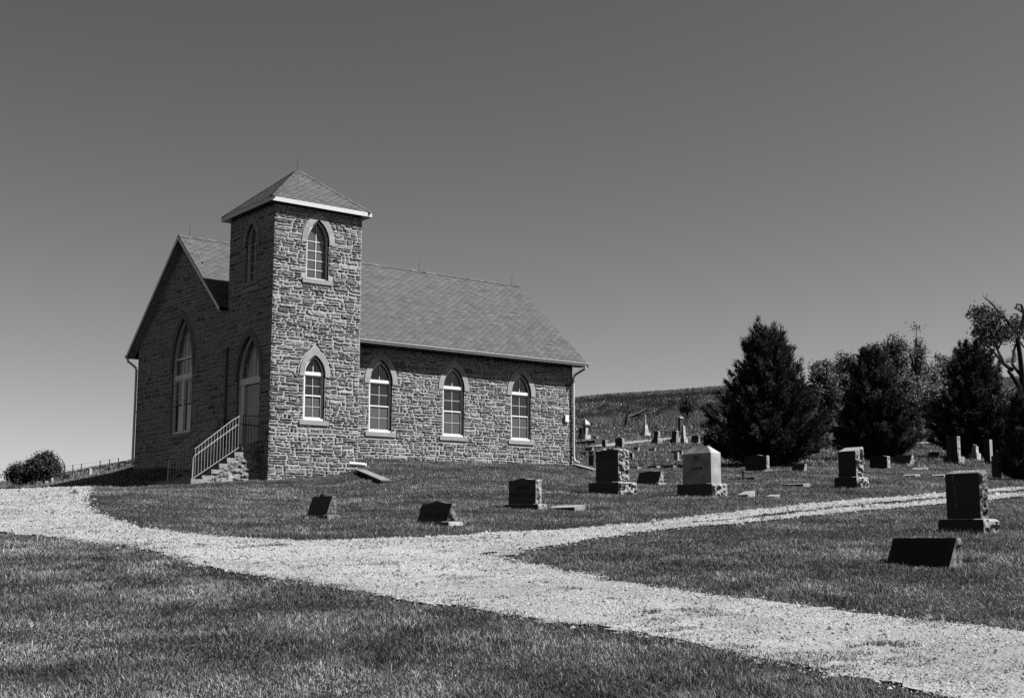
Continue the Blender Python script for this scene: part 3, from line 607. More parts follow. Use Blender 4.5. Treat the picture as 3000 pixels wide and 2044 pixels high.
# ------------------------------------------------------------ gravestones
FOOT = []
def prof(kind, h):
    return {'flat': lambda a: 0, 'arch': lambda a: h*(1-(2*a-1)**2), 'serp': lambda a: h*math.exp(-((a-.5)/.24)**2)-h*.01, 'round': lambda a: h*math.sqrt(max(0, 1-(2*a-1)**2)), 'gable': lambda a: h*(1-abs(2*a-1))}[kind]
def block(W_, D, H, lean=0, top='flat', th=0, rs=0., rf=0., rt_=0., sink=.12, tp=0, seed=0, slope=0, x0=0, y0=0, z0=0, res=.07, bev=0, mb=None, tone=1.):
    """front at local -Y; origin = front-right-bottom corner; spans x -W..0, y 0..D"""
    nx = max(2, min(18, int(W_/res))); ny = max(2, min(16, int(D/res*1.6))); nz = max(2, min(30, int(H/res*1.6))); pf = prof(top, th); mb = mb or MB()
    if top != 'flat': nx = max(nx, 8)
    off = Vector((seed*3.7, seed*1.3, seed)); cache = {}; dx = .5
    def pt(i, j, k):
        if (i, j, k) in cache: return cache[(i, j, k)]
        a, b, c = i/nx, j/ny, k/nz; hh = H+sink; z = -sink+c*(hh+pf(a)+slope*b); zz = max(0, z)/H
        x = -W_+a*W_; x = -W_/2+(x+W_/2)*(1-tp*min(1, zz)); yf = lean*min(1, zz); y = yf+(D-yf*(1 if lean else 0))*b
        if tp: y = D/2+(y-D/2)*(1-tp*min(1, zz))
        e = lambda q, n, L_: min(q, n-q)*L_/n
        if i in (0, nx) and rs:
            m = min(1, min(e(j, ny, D), (nz-k)*H/nz+.01 if rt_ else e(k, nz, H))/.05); s_ = -1 if i == 0 else 1; q = noise.fractal(Vector((x*2, y*9, z*7))+off, .75, 2.1, 4); x += s_*rs*m*(.35+q*1.2)
            if 0 < j < ny: y += rs*.3*noise.noise(Vector((z*9, y*7, x))+off)
        if j in (0, ny) and rf: m = min(1, min(e(i, nx, W_), e(k, nz, H))/.05); y += (-1 if j == 0 else 1)*rf*m*(.3+noise.fractal(Vector((x*5, 0, z*6))+off, .8, 2.1, 3))
        if k == nz and rt_: z += rt_*(noise.fractal(Vector((x*7, y*7, 5))+off, .8, 2.1, 3)-.3)
        if bev and k == nz and (i in (0, nx) or j in (0, ny)): z -= bev
        if bev and k == nz:
            if i in (0, nx): x += bev*(.8 if i == 0 else -.8)
            if j in (0, ny): y += bev*(.8 if j == 0 else -.8)
        cache[(i, j, k)] = (x+x0, y+y0, z+z0); return cache[(i, j, k)]
    Q = lambda a, b, c, d, m: mb.face([pt(*a), pt(*b), pt(*c), pt(*d)], tone, m)
    for i in range(nx):
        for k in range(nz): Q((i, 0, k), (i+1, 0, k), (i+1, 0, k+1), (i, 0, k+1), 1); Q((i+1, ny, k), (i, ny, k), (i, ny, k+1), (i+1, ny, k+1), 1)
        for j in range(ny): Q((i, j, nz), (i+1, j, nz), (i+1, j+1, nz), (i, j+1, nz), 0)
    for j in range(ny):
        for k in range(nz): Q((nx, j, k), (nx, j+1, k), (nx, j+1, k+1), (nx, j, k+1), 0); Q((0, j+1, k), (0, j, k), (0, j, k+1), (0, j+1, k+1), 0)
    return mb
MT = {'mid': ['midg', 'polished_shade'], 'dark': ['pitched', 'polished_shade'], 'fine': ['fineg', 'fineg'], 'marble': ['marble', 'marble'], 'grey': ['pitched', 'darkg'], 'flush': ['fineg', 'darkg'], 'vdark': ['darkg', 'polished_shade'], 'dim': ['darkg', 'darkg'], 'conc': ['concrete', 'darkg']}  # where slots differ, the darker front also carries painted shade
Z4 = (0, 1280, .21515); Z5 = (850, 1300, .38726); Z6 = (1660, 1100, .24004); Z7 = (2100, 1150, .22114); Z8 = (2500, 1150, .22114); Z9 = (2500, 1350, .23375); Z15 = (0, 1300, .17212)
GRP = 'gravestones in the cemetery'
def place(T, b, dep=None):
    ox, oy, s = T; L_, C, Rr, yb, yt = b; L_, C, Rr = ox+L_*s, ox+C*s, ox+Rr*s; yb, yt = oy+yb*s, oy+yt*s
    if dep: P = at(C, yb, dep); zt = at(C, yt, dep)[2]; P[2] = gz(P[0], P[1]); Hh = zt-P[2]
    else: P = hit(C, yb); dep = (P-CP)@fw; Hh = (yb-yt)*dep/F
    W_ = abs(on(L_, yb, (1, 0, 0), P[0])[1]-P[1]); D = abs(on(Rr, yb, (0, 1, 0), P[1])[0]-P[0])
    return P, W_, D, Hh, dep
def grave(T, label, base=None, body=None, kind='dark', top='flat', th=0, lean=0, rs=.03, rf=0, rt_=0, dep=None, name='gravestone', cat='gravestone', seed=0, basekind=None, tp=0, slope=0, bev=0, rz=0, text=None, panel=None, maxD=None, caps=None, rot=0, group=GRP, brs=None):
    ref = base or body; P, W_, D, Hh, dep = place(T, ref, dep); s = T[2]; kx = dep/F*s
    cx_ = abs(((P-CP)[1]*1.0)/np.hypot(*(P-CP)[:2])); lw = lean*kx/max(.35, cx_) if lean > 0 else lean*kx
    if maxD: D = min(D, maxD)
    if lean > 12: D = max(D, (lw+.09)*(1.25 if base else 1))
    lean = lw/kx; E_ = empty(name, tuple(P), -PI/2+rot, label, cat, group)
    FOOT.append((P[0], P[1], W_, D))
    res = max(.045, dep*.0014)
    if base:
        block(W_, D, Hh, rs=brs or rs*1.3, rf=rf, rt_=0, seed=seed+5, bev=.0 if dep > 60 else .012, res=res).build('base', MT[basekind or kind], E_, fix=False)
        if body:
            fw_ = (body[1]-body[0])/(base[1]-base[0]); fd = (body[2]-body[1])/max(1, base[2]-base[1]); Wb, Db = W_*fw_, D*min(.92, fd)
            if maxD: Db = min(Db, maxD*.7)
            if lean > 0: Db = max(Db, lw+.09)
            Hb = (body[3]-body[4])*kx; xo = -(W_-Wb)/2; yo = (D-Db)/2
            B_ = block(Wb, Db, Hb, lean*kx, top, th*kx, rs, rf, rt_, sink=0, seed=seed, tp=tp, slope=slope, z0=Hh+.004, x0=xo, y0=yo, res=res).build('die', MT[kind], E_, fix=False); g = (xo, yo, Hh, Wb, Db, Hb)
        else: g = (0, 0, Hh, W_, D, 0)
    else:
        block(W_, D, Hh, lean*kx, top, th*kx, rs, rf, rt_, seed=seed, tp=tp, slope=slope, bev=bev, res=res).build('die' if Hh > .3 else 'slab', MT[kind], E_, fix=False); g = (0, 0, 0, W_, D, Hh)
    xo, yo, zo, Wb, Db, Hb = g; E_['_'] = 0; del E_['_']
    tilt = math.atan2(lean*kx, Hb) if lean and Hb else 0
    def front(fx, fz, dy=.004): # point on the front face (fx across from left, fz up)
        return (xo-Wb+Wb*fx, yo+lean*kx*fz-dy*math.cos(tilt), zo+Hb*fz+dy*math.sin(tilt))
    if text:
        for (s_, fx, fz, size, where) in text:
            cu = bpy.data.curves.new('t', 'FONT'); cu.body = s_; cu.size = size*Hb if where == 'front' else size*Db; cu.align_x = 'CENTER'; cu.align_y = 'CENTER'; cu.extrude = .004
            to = bpy.data.objects.new('t', cu); COL.objects.link(to); bpy.context.view_layer.update(); me = bpy.data.meshes.new_from_object(to); bpy.data.objects.remove(to)
            a = me.attributes.new('tone', 'FLOAT', 'FACE'); a.data.foreach_set('value', np.full(len(me.polygons), 1., np.float32))
            o = obj('inscription', me, E_, ('midg' if kind != 'fine' else 'darkg') if where == 'front' else 'marble')
            if where == 'front': o.rotation_euler = (PI/2-tilt, 0, 0); o.location = front(fx, fz, .009)
            else: o.rotation_euler = (0, 0, 0); o.location = (xo-Wb+Wb*fx, yo+Db*fz, zo+Hb+.006)
    if panel:
        for n_, (a, b, c, d, tn) in enumerate(panel):
            mb = MB(); dz_ = .004+.003*n_; q = [front(a, c, dz_), front(b, c, dz_), front(b, d, dz_), front(a, d, dz_)]; r_ = [front(a, c, -.002), front(b, c, -.002), front(b, d, -.002), front(a, d, -.002)]; mb.face(q, tn); [mb.face([r_[i], r_[(i+1) % 4], q[(i+1) % 4], q[i]], tn) for i in range(4)]
            mb.build('carved_panel', 'darkg', E_, fix=False)
    return E_, g, kx
G = grave
e, g, kx = G(Z5, 'small dark slanted gravestone with a little dome on top, nearest the church tower', (90, 280, 385, 567, 534), (135, 283, 342, 533, 392), kind='mid', lean=40, maxD=.55, seed=1)
mb = MB(); xo, yo, zo, Wb, Db, Hb = g
for i in range(6):
    pass
mb.tube([(xo-Wb/2, yo+Db*.75, zo+Hb-.01), (xo-Wb/2, yo+Db*.75, zo+Hb+.04), (xo-Wb/2, yo+Db*.75, zo+Hb+.07), (xo-Wb/2, yo+Db*.75, zo+Hb+.085)], [.085, .08, .055, .015], 10, .6); mb.build('vase_cap', 'darkg', e)
G(Z5, 'dark slanted gravestone with a gently curved top, second from the left on the front lawn', (905, 1198, 1312, 628, 585), (975, 1200, 1270, 585, 448), kind='mid', basekind='dark', lean=38, top='serp', th=20, maxD=.6, seed=2, rs=.045, panel=[(.35, .62, .66, .86, .6), (.12, .4, .3, .52, .6), (.56, .88, .3, .52, .6)])
G(Z5, 'upright dark gravestone with curved top and bright rough right side, third on front lawn', (1612, 1875, 1945, 497, 450), (1663, 1868, 1912, 450, 268), top='serp', th=14, seed=3, rs=.035, panel=[(.28, .72, .62, .76, .8), (.31, .69, .64, .74, .35), (.1, .44, .32, .46, .55), (.55, .92, .32, .46, .55)])
G(Z5, 'low sloping stone marker in the grass just right of the upright dark stone', None, (1950, 2152, 2232, 507, 478), kind='grey', slope=.06, seed=4, rs=.015, name='grave_marker', cat='grave marker', maxD=.5)
E5, g5, _ = G(Z6, 'large monument carved SMITH with a rough lit right side on a heavy rough base', (270, 632, 858, 1448, 1292), (368, 642, 775, 1292, 888), rs=.07, rt_=.05, th=10, top='arch', seed=6, text=[('SMITH', .5, .84, .12, 'front')], panel=[(.14, .86, .76, .92, .5)])
G(Z6, 'wide slanted gravestone with a wavy top between the SMITH monument and the TAYLOR monument', (822, 1122, 1215, 1333, 1302), (845, 1112, 1165, 1300, 1165), lean=38, top='serp', th=14, seed=7, maxD=.6, kind='grey')
E7, g7, _ = G(Z6, 'pale square monument carved TAYLOR with a hipped cap on a rough base', (1350, 1775, 1963, 1478, 1308), (1420, 1768, 1887, 1300, 925), kind='fine', rs=0, brs=.07, seed=8, basekind='grey', text=[('TAYLOR', .5, .50, .13, 'front')])
xo, yo, zo, Wb, Db, Hb = g7; mb = MB(); z0, z1 = zo+Hb+.004, zo+Hb+.20; a, b = (-Wb+xo, yo), (xo, yo+Db); ins = .27
q = [(a[0], a[1], z0), (b[0], a[1], z0), (b[0], b[1], z0), (a[0], b[1], z0)]; r_ = [(a[0]+ins, a[1]+Db*.45, z1), (b[0]-ins, a[1]+Db*.45, z1), (b[0]-ins, b[1]-Db*.45, z1), (a[0]+ins, b[1]-Db*.45, z1)]
for i in range(4): mb.face([q[i], q[(i+1) % 4], r_[(i+1) % 4], r_[i]])
mb.face(r_); mb.build('cap', 'fineg', E7, fix=False)
mb = MB(); cx_ = xo-Wb*.5; mb.box((cx_-.09, yo-.006, zo+Hb*.78), (cx_+.05, yo, zo+Hb*.93)); mb.box((cx_-.11, yo-.008, zo+Hb*.77), (cx_+.03, yo-.001, zo+Hb*.785)); mb.build('carved_emblem', 'midg', E7)
G(Z6, 'thin tall dark tablet standing just left of the SMITH monument', None, (263, 325, 338, 1108, 966), kind='vdark', rs=0, lean=8, seed=9)
G(Z6, 'slanted gravestone, uppermost of the trio of small slants right of the downspout', None, (205, 300, 322, 922, 872), lean=20, kind='grey', seed=10, maxD=.6)
G(Z6, 'small slanted gravestone, lower left of the trio right of the downspout', None, (165, 222, 240, 974, 931), lean=18, kind='vdark', seed=11, maxD=.6)
G(Z6, 'small slanted gravestone, lower right of the trio, touching the thin dark tablet', None, (253, 310, 334, 974, 921), lean=20, kind='vdark', seed=12, maxD=.6)
G(Z6, 'low dark marker beside the foot of the downspout', None, (105, 165, 195, 1023, 1006), kind='grey', seed=13, name='grave_marker', cat='grave marker', maxD=.5)
e, g, _ = G(Z6, 'pedestal monument with a pale pyramid cap at the church corner', (168, 228, 292, 785, 718), (203, 240, 268, 718, 602), kind='marble', rs=0, seed=14, maxD=1.3, panel=[(.2, .8, .2, .8, .5)])
xo, yo, zo, Wb, Db, Hb = g
def pyr(e, x0_, x1_, y0_, y1_, z0_, h, m, lip=.1, nm='cap'):
    mb = MB(); cx_, cy_ = (x0_+x1_)/2, (y0_+y1_)/2; q = [(x0_, y0_), (x1_, y0_), (x1_, y1_), (x0_, y1_)]
    for i in range(4):
        a, b = q[i], q[(i+1) % 4]; mb.face([(*a, z0_), (*b, z0_), (*b, z0_+lip), (*a, z0_+lip)]); mb.face([(*a, z0_+lip), (*b, z0_+lip), (cx_, cy_, z0_+h)])
    mb.face([(*p, z0_) for p in q]); mb.build(nm, m, e, fix=False)
pyr(e, xo-Wb-.15, xo+.15, yo-.15, yo+Db+.15, zo+Hb+.01, .62, 'marble', .14)
G(Z6, 'tall black slab standing behind the pedestal monument at the church corner', (135, 200, 212, 770, 735), (155, 200, 205, 735, 632), kind='vdark', rs=0, seed=15, maxD=.8)
G(Z6, 'long low dark plot wall running from behind the downspout', None, (60, 345, 400, 835, 788), kind='vdark', rs=.02, seed=16, name='plot_wall', cat='wall', maxD=.5, group=None)
G(Z6, 'small blocky stone with a pale end behind the plot wall', None, (318, 362, 392, 773, 742), kind='grey', seed=17, maxD=.8)
G(Z6, 'tiny pale rounded stone alone on the slope below the fallen limb', None, (610, 630, 648, 741, 728), kind='marble', rs=.02, seed=18, maxD=.6, top='arch', th=3)
G(Z6, 'squat dark stone seen over the left shoulder of the SMITH monument', None, (430, 475, 500, 878, 784), kind='grey', rs=.05, seed=19, maxD=.8)
G(Z6, 'upright round-shouldered stone seen over the middle of the SMITH monument', None, (592, 680, 706, 880, 766), top='arch', th=12, kind='grey', seed=20, maxD=.8)
# column monument
e, g, kx = G(Z6, 'white column monument with a finial on stepped plinths, below the fallen limb', (898, 955, 1025, 733, 692), (920, 958, 1000, 690, 655), kind='marble', rs=0, seed=21, maxD=1.6)
xo, yo, zo, Wb, Db, Hb = g; c_ = (xo-Wb/2, yo+Db/2); mb = block(Wb*.92, Db*.92, 58*kx, tp=.3, sink=0, x0=c_[0]+Wb*.46, y0=c_[1]-Db*.46, z0=zo+Hb+.004); mb.build('pedestal', MT['marble'], e, fix=False)
zt = zo+Hb+60*kx; mb = MB(); mb.tube([(*c_, zt), (*c_, zt+4*kx), (*c_, zt+6*kx), (*c_, zt+100*kx), (*c_, zt+102*kx), (*c_, zt+108*kx), (*c_, zt+112*kx), (*c_, zt+120*kx), (*c_, zt+128*kx)], [16*kx, 16*kx, 11*kx, 8.5*kx, 13*kx, 17*kx, 9*kx, 5*kx, 1*kx], 12); mb.build('column', 'marble', e)
G(Z6, 'round-topped dark gravestone on a pale rough base, left of the pair on the slope', (1035, 1112, 1168, 826, 768), (1062, 1115, 1145, 766, 680), top='arch', th=12, seed=22, lean=10, rs=.05, maxD=1.1)
G(Z6, 'round-topped dark gravestone on a pale base, right of the pair beside the white obelisk', (1258, 1340, 1387, 825, 764), (1282, 1342, 1372, 762, 676), top='arch', th=12, seed=23, lean=10, rs=.04, maxD=1.1)
e, g, kx = G(Z6, 'tall grey square pillar with a projecting cap, standing behind the white obelisk', None, (1362, 1390, 1418, 686, 520), kind='dim', rs=0, seed=24, maxD=1.0)
xo, yo, zo, Wb, Db, Hb = g; pyr(e, -Wb-.1, .1, -.1, Db+.1, Hb, 24*kx, 'marble', 16*kx)
e, g, kx = G(Z6, 'slim white obelisk with a ball finial on a square base', (1375, 1436, 1482, 825, 772), (1392, 1432, 1462, 772, 745), kind='marble', rs=0, seed=25, maxD=1.1)
xo, yo, zo, Wb, Db, Hb = g; s_ = Wb*.8; block(s_, s_, 128*kx, tp=.32, sink=0, top='gable', th=8*kx, x0=xo-Wb/2+s_/2, y0=yo+Db/2-s_/2, z0=zo+Hb+.003).build('shaft', MT['marble'], e, fix=False)
mb = MB(); q = (xo-Wb/2, yo+Db/2); z = zo+Hb+134*kx; mb.tube([(*q, z), (*q, z+7*kx), (*q, z+12*kx), (*q, z+20*kx), (*q, z+26*kx)], [6*kx, 3*kx, 7*kx, 6*kx, 1*kx], 8); mb.build('finial', 'marble', e)
G(Z6, 'wide pale-edged gravestone with a low curved top right of the white obelisk', (1500, 1608, 1652, 824, 810), (1520, 1610, 1628, 812, 734), top='arch', th=6, kind='grey', seed=26, maxD=.9)
G(Z6, 'dark upright stone peeping over the cap of the TAYLOR monument', None, (1672, 1735, 1766, 862, 722), top='arch', th=6, kind='grey', seed=27, maxD=.9)
G(Z6, 'small slanted stone in open grass, left of two between SMITH and TAYLOR', None, (797, 858, 886, 918, 870), lean=20, kind='grey', seed=28, maxD=.8)
G(Z6, 'small slanted stone in open grass, right of two between SMITH and TAYLOR', None, (990, 1060, 1081, 926, 882), lean=20, kind='grey', seed=29, maxD=.8)
G(Z6, 'black upright stone half hidden by the right edge of the SMITH monument', None, (765, 805, 824, 1026, 942), kind='grey', seed=30, maxD=.6)
G(Z6, 'broad dark slanted stone just left of the TAYLOR monument cap', None, (1272, 1400, 1423, 963, 910), lean=10, kind='grey', seed=31, maxD=.7)
G(Z6, 'small pale upright stone with a flat cap in front of the broad dark slant', (1290, 1352, 1392, 1037, 1018), (1302, 1352, 1370, 1018, 932), kind='marble', rs=0, seed=32, maxD=.8)
for i, (b, lb) in enumerate((((780, 862, 910, 1135, 1112), 'flat marker touching the right edge of the SMITH monument, leftmost of three in a row'), ((980, 1100, 1145, 1128, 1098), 'flat marker with a dark disc behind it, middle of three in a row'), ((1183, 1300, 1356, 1131, 1096), 'flat marker, rightmost of three in a row left of the TAYLOR monument'))):
    G(Z6, lb, None, b, kind='grey', rs=.02, seed=33+i, name='grave_marker', cat='grave marker', maxD=.7)
G(Z7, 'wide dark gravestone with wavy top and pale right edge before the largest cedar', (345, 640, 732, 1040, 1018), (350, 635, 672, 1020, 832), top='serp', th=20, seed=40, maxD=.6, rs=.03, panel=[(.25, .68, .6, .82, .9), (.12, .42, .28, .46, .5), (.55, .85, .28, .46, .5)])
e, g, kx = G(Z7, 'long low ledger stone bearing a small black urn, right of the TAYLOR monument', None, (60, 495, 580, 1158, 1120), kind='vdark', rs=.02, seed=41, name='ledger_stone', maxD=.6)
mb = MB(); q = (-g[3]*.42, g[4]*.5); z = g[5]; mb.tube([(*q, z), (*q, z+6*kx), (*q, z+14*kx), (*q, z+22*kx), (*q, z+75*kx), (*q, z+88*kx), (*q, z+95*kx)], [a*kx for a in (18, 18, 8, 15, 17, 27, 20)], 10); u_ = mb.build('urn', 'iron', None, fix=True); u_.location = e.location; u_.rotation_euler = e.rotation_euler; tag(u_, 'small black urn standing on the long low ledger stone', 'urn')
G(Z7, 'small slanted marker alone on the grass right of the wide wavy-topped stone', None, (988, 1150, 1186, 1038, 937), lean=24, kind='grey', rs=.01, seed=42, maxD=.6)
G(Z7, 'flat marker in the grass left of the tall wedge-topped monument', None, (870, 1145, 1240, 1247, 1206), kind='grey', rs=.02, slope=.03, seed=43, name='grave_marker', cat='grave marker', maxD=.6)
G(Z7, 'pale sloping block marker on the lawn just right of the TAYLOR monument', None, (275, 412, 506, 1386, 1348), kind='flush', rs=.02, slope=.10, seed=44, name='grave_marker', cat='grave marker', maxD=.55)
G(Z7, 'smaller pale block marker, right of the larger sloping block and nearest the gravel drive', None, (640, 762, 836, 1391, 1370), kind='flush', rs=.015, slope=.05, seed=45, name='grave_marker', cat='grave marker', maxD=.5)
G(Z7, 'tall monument with a sloping top and rough lit side on a pale rough base', (1562, 1858, 2015, 1268, 1110), (1612, 1845, 1942, 1108, 762), rs=.07, slope=.13, seed=46, lean=-5)
G(Z8, 'dark gravestone with an arched top directly right of the tall sloping-topped monument', (190, 434, 518, 1010, 1002), (195, 432, 470, 1002, 843), top='arch', th=18, kind='dark', seed=47, maxD=.6, panel=[(.16, .82, .6, .78, .6)])
G(Z8, 'narrow round-topped stone rising behind the arched dark gravestone', None, (372, 445, 470, 880, 770), top='arch', th=8, kind='dim', rs=.01, seed=48, maxD=.6)
G(Z8, 'wide slanted gravestone with a wavy top, right of the arched dark gravestone', None, (490, 745, 803, 952, 826), lean=34, top='serp', th=10, kind='grey', seed=49, maxD=.7, panel=[(.15, .85, .45, .85, .9)])
G(Z8, 'small dark slanted stone with an arched top below the gap between two cedars', None, (980, 1105, 1136, 853, 785), lean=22, top='arch', th=7, kind='dark', seed=50, maxD=.7)
G(Z8, 'tall square-cut grey monument on a rough dark base in front of the right cedar', (1195, 1397, 1476, 946, 842), (1236, 1384, 1424, 838, 566), rs=.04, seed=51, kind='dark', rt_=.02)
G(Z8, 'tall round-topped dark monument on a base in the gap between two cedars', (993, 1080, 1120, 632, 568), (1003, 1074, 1102, 566, 415), top='round', th=18, kind='vdark', rs=.02, seed=52, maxD=1.2)
G(Z8, 'tiny white rounded stone beside the tall round-topped monument in the gap', None, (935, 958, 976, 476, 440), top='round', th=4, kind='marble', rs=0, seed=53, maxD=.6)
e, g, kx = G(Z8, 'short white pedestal stone topped by a small resting lamb', (1550, 1638, 1692, 895, 800), (1572, 1630, 1666, 798, 706), kind='marble', rs=.015, tp=.08, seed=54, maxD=.7)
xo, yo, zo, Wb, Db, Hb = g; cx_, cy_, z = xo-Wb/2, yo+Db/2, zo+Hb; mb = MB()
mb.tube([(cx_-.20*Wb, cy_, z+9*kx), (cx_, cy_, z+11*kx), (cx_+.3*Wb, cy_, z+10*kx), (cx_+.42*Wb, cy_, z+7*kx)], [8*kx, 12*kx, 11*kx, 3*kx], 10); mb.tube([(cx_-.18*Wb, cy_, z+12*kx), (cx_-.26*Wb, cy_, z+26*kx), (cx_-.40*Wb, cy_, z+29*kx), (cx_-.52*Wb, cy_, z+25*kx)], [6*kx, 6*kx, 6.5*kx, 2.5*kx], 8); mb.build('carved_lamb', 'marble', e)
G(Z8, 'tall slab with a carved pointed niche and pale right edge beside the right-hand tablet', (1715, 1835, 1875, 942, 905), (1768, 1850, 1886, 905, 618), kind='dark', rs=0, seed=55, maxD=.7, top='arch', th=3, panel=[(.15, .95, .1, .9, .4)])
G(Z8, 'low dark slab with a sloping top behind the tall niche slab', None, (1675, 1790, 1830, 858, 768), kind='vdark', rs=.01, seed=56, maxD=.5)
G(Z8, 'little pointed white stone showing just right of the tall niche slab', None, (1888, 1910, 1927, 870, 790), top='gable', th=34, kind='marble', rs=0, seed=57, maxD=.5)
G(Z8, 'smooth grey tablet with a low arched top standing behind the MOTHER monument', None, (1840, 1965, 1999, 1137, 836), top='arch', th=10, kind='dim', rs=0, seed=58, maxD=.35)
G(Z8, 'pale flush marker lying in the grass left of the MOTHER monument, farthest of three', None, (770, 965, 992, 1022, 1012), kind='fine', rs=.0, slope=.10, seed=59, name='grave_marker', cat='grave marker', maxD=.7)
G(Z8, 'flat dark-fronted marker left of the MOTHER monument, leftmost of the nearer two', None, (645, 820, 886, 1112, 1090), kind='grey', rs=.015, slope=.05, seed=60, name='grave_marker', cat='grave marker', maxD=.6)
G(Z8, 'flat dark-fronted marker ending behind the left edge of the MOTHER monument', None, (1020, 1205, 1262, 1117, 1092), kind='grey', rs=.015, slope=.05, seed=61, name='grave_marker', cat='grave marker', maxD=.6)
e, g, kx = G(Z9, 'large black monument with MOTHER carved on its sloping top, on a massive rough base', (1072, 1640, 1825, 918, 722), (1188, 1612, 1712, 700, 122), kind='mid', basekind='dark', rs=.055, slope=.06, seed=62)
xo, yo, zo, Wb, Db, Hb = g
cu = bpy.data.curves.new('t', 'FONT'); cu.body = 'MOTHER'; cu.size = Db*.52; cu.align_x = 'CENTER'; cu.align_y = 'CENTER'; cu.extrude = .002; to = bpy.data.objects.new('t', cu); COL.objects.link(to); bpy.context.view_layer.update(); me = bpy.data.meshes.new_from_object(to); bpy.data.objects.remove(to)
a_ = me.attributes.new('tone', 'FLOAT', 'FACE'); a_.data.foreach_set('value', np.full(len(me.polygons), 1.25, np.float32)); o = obj('inscription', me, e, 'marble', (xo-Wb*.46, yo+Db*.5, zo+Hb+.036)); o.rotation_euler = (math.atan(.06/Db), 0, 0)
mb = MB(); x = xo-Wb*.76; z = zo+Hb; random.seed(3)
for i in range(26):
    z2 = z-.035*random.uniform(.6, 1.2); x2 = x+random.uniform(-.008, .009); w = random.uniform(.002, .006) if random.random() < .6 else .0008
    if z2 < zo+.02: break
    mb.face([(x-w, yo-.003, z), (x+w, yo-.003, z), (x2+w, yo-.003, z2), (x2-w, yo-.003, z2)]); x, z = x2, z2
mb.face([(xo-Wb*.775, yo-.001, zo+Hb+.004), (xo-Wb*.745, yo-.001, zo+Hb+.004), (xo-Wb*.70, yo+Db*.5, zo+Hb+.034), (xo-Wb*.735, yo+Db*.55, zo+Hb+.037)])
mb.face([(xo-Wb*.10, yo+Db*.2, zo+Hb+.016), (xo-Wb*.085, yo+Db*.2, zo+Hb+.016), (xo-Wb*.065, yo+Db*.9, zo+Hb+.058), (xo-Wb*.08, yo+Db*.9, zo+Hb+.058)])
mb.build('mineral_stain', 'marble', e, fix=False)
G(Z9, 'broad black slanted gravestone nearest the camera, in front of the MOTHER monument', None, (395, 1190, 1362, 1368, 966), lean=118, kind='mid', rs=.035, seed=63, maxD=.62, panel=[(.12, .88, .12, .88, .25)])
# beyond the crest on the left
for b, dp, k, tp_, th_, lb in (((-5, 14, 20, 716, 646), 118, 'grey', 'flat', 0, 'dark stone cut off by the left border of the photo, beyond the crest'), ((30, 52, 60, 716, 646), 118, 'grey', 'flat', 0, 'dark upright stone near the left border, beyond the crest'),
    ((175, 205, 232, 722, 670), 112, 'marble', 'arch', 4, 'pale slanted stone, leftmost of a close trio beyond the crest'), ((232, 252, 270, 722, 655), 114, 'grey', 'round', 6, 'round-topped stone in the middle of the close trio beyond the crest'), ((270, 292, 320, 722, 654), 114, 'marble', 'round', 6, 'round-topped pale stone, rightmost of the close trio beyond the crest'),
    ((583, 610, 656, 684, 592), 92, 'grey', 'flat', 0, 'thick square stone with a pale rough side in front of the dark bushy tree'), ((815, 828, 845, 645, 600), 100, 'marble', 'gable', 6, 'tiny white pointed stone left of the black slab beyond the crest'),
    ((848, 891, 895, 640, 518), 80, 'vdark', 'flat', 0, 'tall black slab standing beyond the crest beside the pale shrub'), ((1040, 1052, 1062, 585, 545), 105, 'marble', 'round', 3, 'small white stone, left of a tight pair below the wire fence'), ((1064, 1076, 1088, 583, 541), 105, 'marble', 'round', 3, 'small white stone, right of a tight pair below the wire fence'), ((1110, 1124, 1138, 575, 546), 105, 'marble', 'round', 3, 'low white stone alone just right of the tight pair below the fence'),
    ((1300, 1310, 1314, 530, 482), 92, 'grey', 'flat', 0, 'thin dark post-like stone right of the white obelisk on the crest'), ((1330, 1338, 1346, 525, 490), 92, 'marble', 'flat', 0, 'small pale stone between the thin dark stone and the plant hooks')):
    G(Z4, lb, None, b, kind=k, top=tp_, th=th_, dep=dp, rs=.02, seed=b[0] % 50, maxD=.7)
for b, dp, lb in (((675, 698, 728, 660, 572), 88, 'slim white pointed obelisk in front of the dark bushy tree'), ((1192, 1212, 1258, 548, 440), 84, 'white pointed obelisk standing on the crest left of the church')):
    e, g, kx = G(Z4, lb, None, b, kind='marble', dep=dp, rs=.01, tp=.18, maxD=.62, seed=b[0]); pyr(e, -g[3]*.91, -g[3]*.09, g[4]*.09, g[4]*.91, g[5], 26*kx, 'marble', .01, 'point')
    if b[0] > 1000: mb = MB(); mb.tube([(-g[3]/2, g[4]/2, g[5]+22*kx), (-g[3]/2, g[4]/2, g[5]+36*kx)], [3*kx, 1.5*kx], 6); mb.build('finial', 'marble', e)
